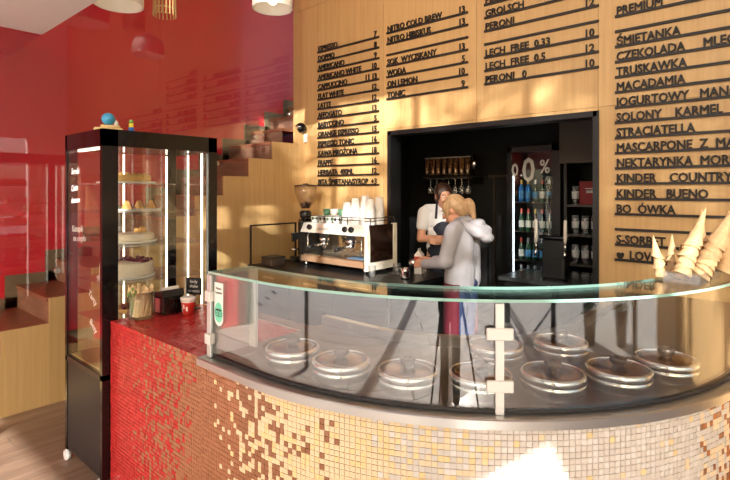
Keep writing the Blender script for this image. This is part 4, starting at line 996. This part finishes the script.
# --- second barista with folded arms behind the counter end
w2 = empty('person', (-2.70, 4.27, .012), math.radians(-48), 'dark haired woman in white shirt and navy apron with folded arms', 'person')
HM2 = rotm(.15, .22, .0); h2 = Vector((.05, 0, 1.575)); hp_, hf2 = head_prims(h2, HM2)
aL = [(0, .185, 1.41), (.04, .225, 1.16), (.20, -.04, 1.14)]; aR = [(0, -.185, 1.41), (.04, -.225, 1.16), (.215, .04, 1.18)]
bp = [('e', (0, 0, 1.0), (.105, .165, .12)), ('e', (0, 0, 1.15), (.09, .135, .13)), ('e', (-.005, 0, 1.34), (.10, .158, .14)), ('c', (-.01, -.145, 1.44), (-.01, .145, 1.44), .05, .05), ('c', (-.005, 0, 1.43), (.03, 0, 1.53), .052, .046)] + hp_
for A in (aL, aR): bp += [('c', A[0], A[1], .047, .040), ('c', A[1], A[2], .038, .026)]
bp += hand_prims(aL[2], (.0, -1, .12), (-1, 0, 0), .45) + hand_prims(aR[2], (.0, 1, .12), (-1, 0, 0), .45) + [(p[0], *[tuple(Vector(q) + Vector((0, 0, .05 if q[2] > .3 else 0))) for q in p[1:3]], *p[3:]) for p in legs()]
blob('body', bp, SKIN, w2, .0065, 3)
HB = mat('hair_brown', (62, 40, 30), .4, var=.25, scale=(90, 90, 14), bump=.4)
face_parts(hf2, HM2, w2, HB); R4 = HM2.to_4x4()
blob('hair', [('e', hf2(-.025, 0, .038), (.098, .085, .095), R4), ('e', hf2(-.055, 0, -.02), (.062, .078, .08), R4), ('e', hf2(.02, .064, .02), (.04, .018, .06), R4), ('e', hf2(.02, -.064, .02), (.04, .018, .06), R4), ('e', hf2(-.12, 0, .07), (.045, .045, .045), R4)], HB, w2, .008, 3)
TEE = mat('tee_white', (226, 226, 230), .8, var=.03)
ts = [('e', (0, 0, 1.08), (.112, .168, .12)), ('e', (0, 0, 1.2), (.108, .158, .13)), ('e', (-.005, 0, 1.345), (.114, .172, .14)), ('c', (-.012, -.15, 1.44), (-.012, .15, 1.44), .060, .060)]
for A in (aL, aR): ts += [('c', A[0], Vector(A[0]).lerp(Vector(A[1]), .5), .066, .062)]
blob('shirt', ts, TEE, w2, .009, 4)
NAVY = mat('apron_navy', (24, 26, 40), .8)
nv = [('e', (.022, 0, 1.25), (.105, .118, .15)), ('e', (.018, 0, 1.05), (.114, .160, .16)), ('e', (.016, 0, .85), (.13, .172, .18)), ('e', (.02, 0, .68), (.125, .165, .12))]
blob('apron', nv, NAVY, w2, .010, 3)
mb = MB()
for s_ in (-1, 1): mb.tube([(.10, s_ * .085, 1.36), (.075, s_ * .075, 1.45), (.0, s_ * .06, 1.505), (-.06, s_ * .03, 1.50)], .012, 8)
mb.build('apron_straps', NAVY, w2)
MB().box((.131, .05, 1.30), (.136, .075, 1.36)).build('name_badge', LW, w2)
tl = [('e', (0, 0, .96), (.118, .172, .09))]
for s_ in (-1, 1): tl += [('c', (0, s_ * .088, .93), (.015, s_ * .095, .50), .094, .066), ('c', (.015, s_ * .095, .50), (-.02, s_ * .095, .10), .066, .054)]
blob('trousers', tl, mat('trousers_black', (24, 24, 28), .8), w2, .010, 3)
blob('shoes', feet(), mat('shoe_black', (22, 22, 22), .6), w2, .009, 3)

# ================================================================== STREET SIDE: photographer, tripod and added trees
fw = Vector((-.658, .753, 0)); rt = Vector((.753, .658, 0))
tp_ = empty('tripod', (0.02, -.023, -.004), math.radians(41.1 + 90), 'black tripod mirrored in the curved counter glass', 'tripod')
BT = mat('tripod_black', (26, 26, 28), .4)
MB().lathe([(.03, 1.30), (.035, 1.36), (.022, 1.38), (.022, 1.52), (.04, 1.53), (.04, 1.545), (.001, 1.545)], seg=16).build('head', BT, tp_)
MB().tube([(0, 0, .85), (0, 0, 1.32)], .014, 8).build('centre_column', BT, tp_)
for k in range(3):
    a = 2 * PI * k / 3 + .5; d = Vector((math.cos(a), math.sin(a), 0))
    l = MB().tube([d * .03 + Vector((0, 0, 1.33)), d * .25 + Vector((0, 0, .70))], .018, 8).tube([d * .25 + Vector((0, 0, .72)), d * .48 + Vector((0, 0, .012))], .012, 8).build('leg', BT, tp_)
    MB().ball(d * .25 + Vector((0, 0, .71)), .024, 10).build('clamp', BT, l)
    MB().ball(d * .485 + Vector((0, 0, .016)), .016, 8).build('foot', BT, l)
cm = empty('camera_body', (0.066, -.075, 1.542), math.radians(41.1), 'black camera on the tripod mirrored in the glass', 'camera')
MB().rbox((-.07, -.035, 0), (.07, .03, .10), .012).rbox((-.025, -.03, .10), (.025, .03, .125), .01).build('housing', BT, cm)
ph = empty('person', (.30, -.45, -.004), math.radians(41.1 + 90), 'photographer in dark blue coat mirrored in the counter glass', 'person')
HM3 = rotm(0, .1); hp3, hf3 = head_prims(Vector((.03, 0, 1.64)), HM3)
pL = [(0, .20, 1.46), (.10, .26, 1.24), (.30, .10, 1.40)]; pR = [(0, -.20, 1.46), (.10, -.26, 1.24), (.30, -.10, 1.40)]
bp = [('e', (0, 0, 1.02), (.11, .17, .13)), ('e', (0, 0, 1.2), (.10, .15, .15)), ('e', (0, 0, 1.38), (.11, .18, .14)), ('c', (0, -.16, 1.48), (0, .16, 1.48), .05, .05), ('c', (0, 0, 1.47), (.02, 0, 1.58), .055, .05)] + hp3
for A in (pL, pR): bp += [('c', A[0], A[1], .05, .04), ('c', A[1], A[2], .04, .028)]
bp += hand_prims(pL[2], (.6, -.6, .4), (0, -1, 0), .5) + hand_prims(pR[2], (.6, .6, .4), (0, 1, 0), .5) + legs()
blob('body', bp, SKIN, ph, .008, 3)
face_parts(hf3, HM3, ph, HB)
blob('hair', [('e', hf3(-.022, 0, .038), (.096, .083, .092), HM3.to_4x4()), ('e', hf3(-.05, 0, -.01), (.06, .076, .07), HM3.to_4x4())], HB, ph, .009, 3)
ct_ = [('e', (0, 0, 1.36), (.14, .21, .17)), ('c', (0, -.07, .80), (0, -.07, 1.30), .15, .13), ('c', (0, .07, .80), (0, .07, 1.30), .15, .13), ('c', (0, -.165, 1.47), (0, .165, 1.47), .07, .07)]
for A in (pL, pR): ct_ += [('c', A[0], A[1], .075, .062), ('c', A[1], Vector(A[1]).lerp(Vector(A[2]), .9), .06, .048)]
blob('coat', ct_, mat('coat_navy', (30, 36, 54), .85), ph, .011, 5)
tl = []
for s_ in (-1, 1): tl += [('c', (0, s_ * .09, .92), (.015, s_ * .10, .50), .10, .075), ('c', (.015, s_ * .10, .50), (-.02, s_ * .10, .10), .075, .065)]
blob('trousers', tl, mat('trousers_dark', (34, 38, 50), .8), ph, .011, 3)
blob('shoes', feet(), MATS['shoe_black'], ph, .01, 3)
LF = mat('tree_leaf', (92, 120, 58), .6, var=.2, scale=(1, 1, 1)); BK = mat('bark', (96, 80, 66), .9, var=.2, scale=(6, 6, 2), bump=.5)
def tree(x, y, zc, rx, rz_, n, label, ox=0):  # added out of view, crowns placed to dapple sun on the back wall
    t = empty('added_dapple_tree', (x, y, -.03), 0, label, 'tree', 'added trees that dapple the sun')
    mb = MB().tube([(0, 0, 0), (.05, 0, zc * .4), (-.03, .04, zc * .75), (0, 0, zc)], .16, 10, r1=.06)
    for k in range(9):
        a = k * 2.4; d = Vector((math.cos(a) * rx * .75, math.sin(a) * rx * .75, rz_ * .5 * math.sin(k * 1.7)))
        mb.tube([(0, 0, zc * .72), d * .5 + Vector((0, 0, zc * .92)), d + Vector((0, 0, zc))], .04, 6, r1=.012)
    mb.build('trunk', BK, t)
    mb = MB(); cl = []
    for k in range(34):
        v = Vector((random.gauss(0, 1), random.gauss(0, 1), random.gauss(0, 1))).normalized() * random.random() ** .45
        cl.append(Vector((v.x * rx + ox, v.y * rx, zc + v.z * rz_)))
    for k in range(n):
        c = random.choice(cl) + Vector((random.gauss(0, .2), random.gauss(0, .2), random.gauss(0, .2)))
        q = Matrix.Rotation(random.random() * 6.3, 3, 'Z') @ Matrix.Rotation(random.random() * 3.1, 3, 'X'); L = random.uniform(.05, .09)
        mb.add([c + q @ Vector(p) * L for p in ((-1, 0, 0), (0, -.55, .1), (1, 0, 0), (0, .55, .1))], [(0, 1, 2, 3)])
    o = mb.build('foliage', LF, t); o['kind'] = 'stuff'
tree(2.7, -7.0, 7.4, 1.1, 1.3, 1150, 'unseen leafy tree added to dapple the sun, left of the others')
tree(4.55, -7.1, 7.5, 1.15, 1.3, 2000, 'unseen leafy tree added to dapple the sun, middle of the pavement', .3)
tree(7.3, -7.2, 7.5, 1.45, 1.75, 6800, 'unseen dense tree added to hold back the sun, farthest right', -.3)

def shrub(x, y, label):
    t = empty('potted_shrub', (x, y, -.03), 0, label, 'shrub', 'shrubs on the side street')
    MB().lathe([(.001, 0), (.16, 0), (.22, .38), (.23, .40), (.20, .40), (.19, .36), (.001, .36)], seg=24, cap=False).build('pot', mat('pot_grey', (120, 118, 114), .7), t)
    mb = MB().tube([(0, 0, .36), (.02, 0, .8)], .02, 6)
    mb.build('stem', BK, t); mb = MB()
    for k in range(900):
        v = Vector((random.gauss(0, .15), random.gauss(0, .15), .85 + random.gauss(0, .2))); q = Matrix.Rotation(random.random() * 6.3, 3, 'Z') @ Matrix.Rotation(random.random() * 3.1, 3, 'X'); L = random.uniform(.025, .05)
        mb.add([v + q @ Vector(p) * L for p in ((-1, 0, 0), (0, -.5, .1), (1, 0, 0), (0, .5, .1))], [(0, 1, 2, 3)])
    mb.build('leaves', LF, t)['kind'] = 'stuff'
shrub(3.75, 1.15, 'potted shrub outside the side window, nearest the black mullion')
shrub(3.85, 2.15, 'potted shrub outside the side window, farther from the mullion')
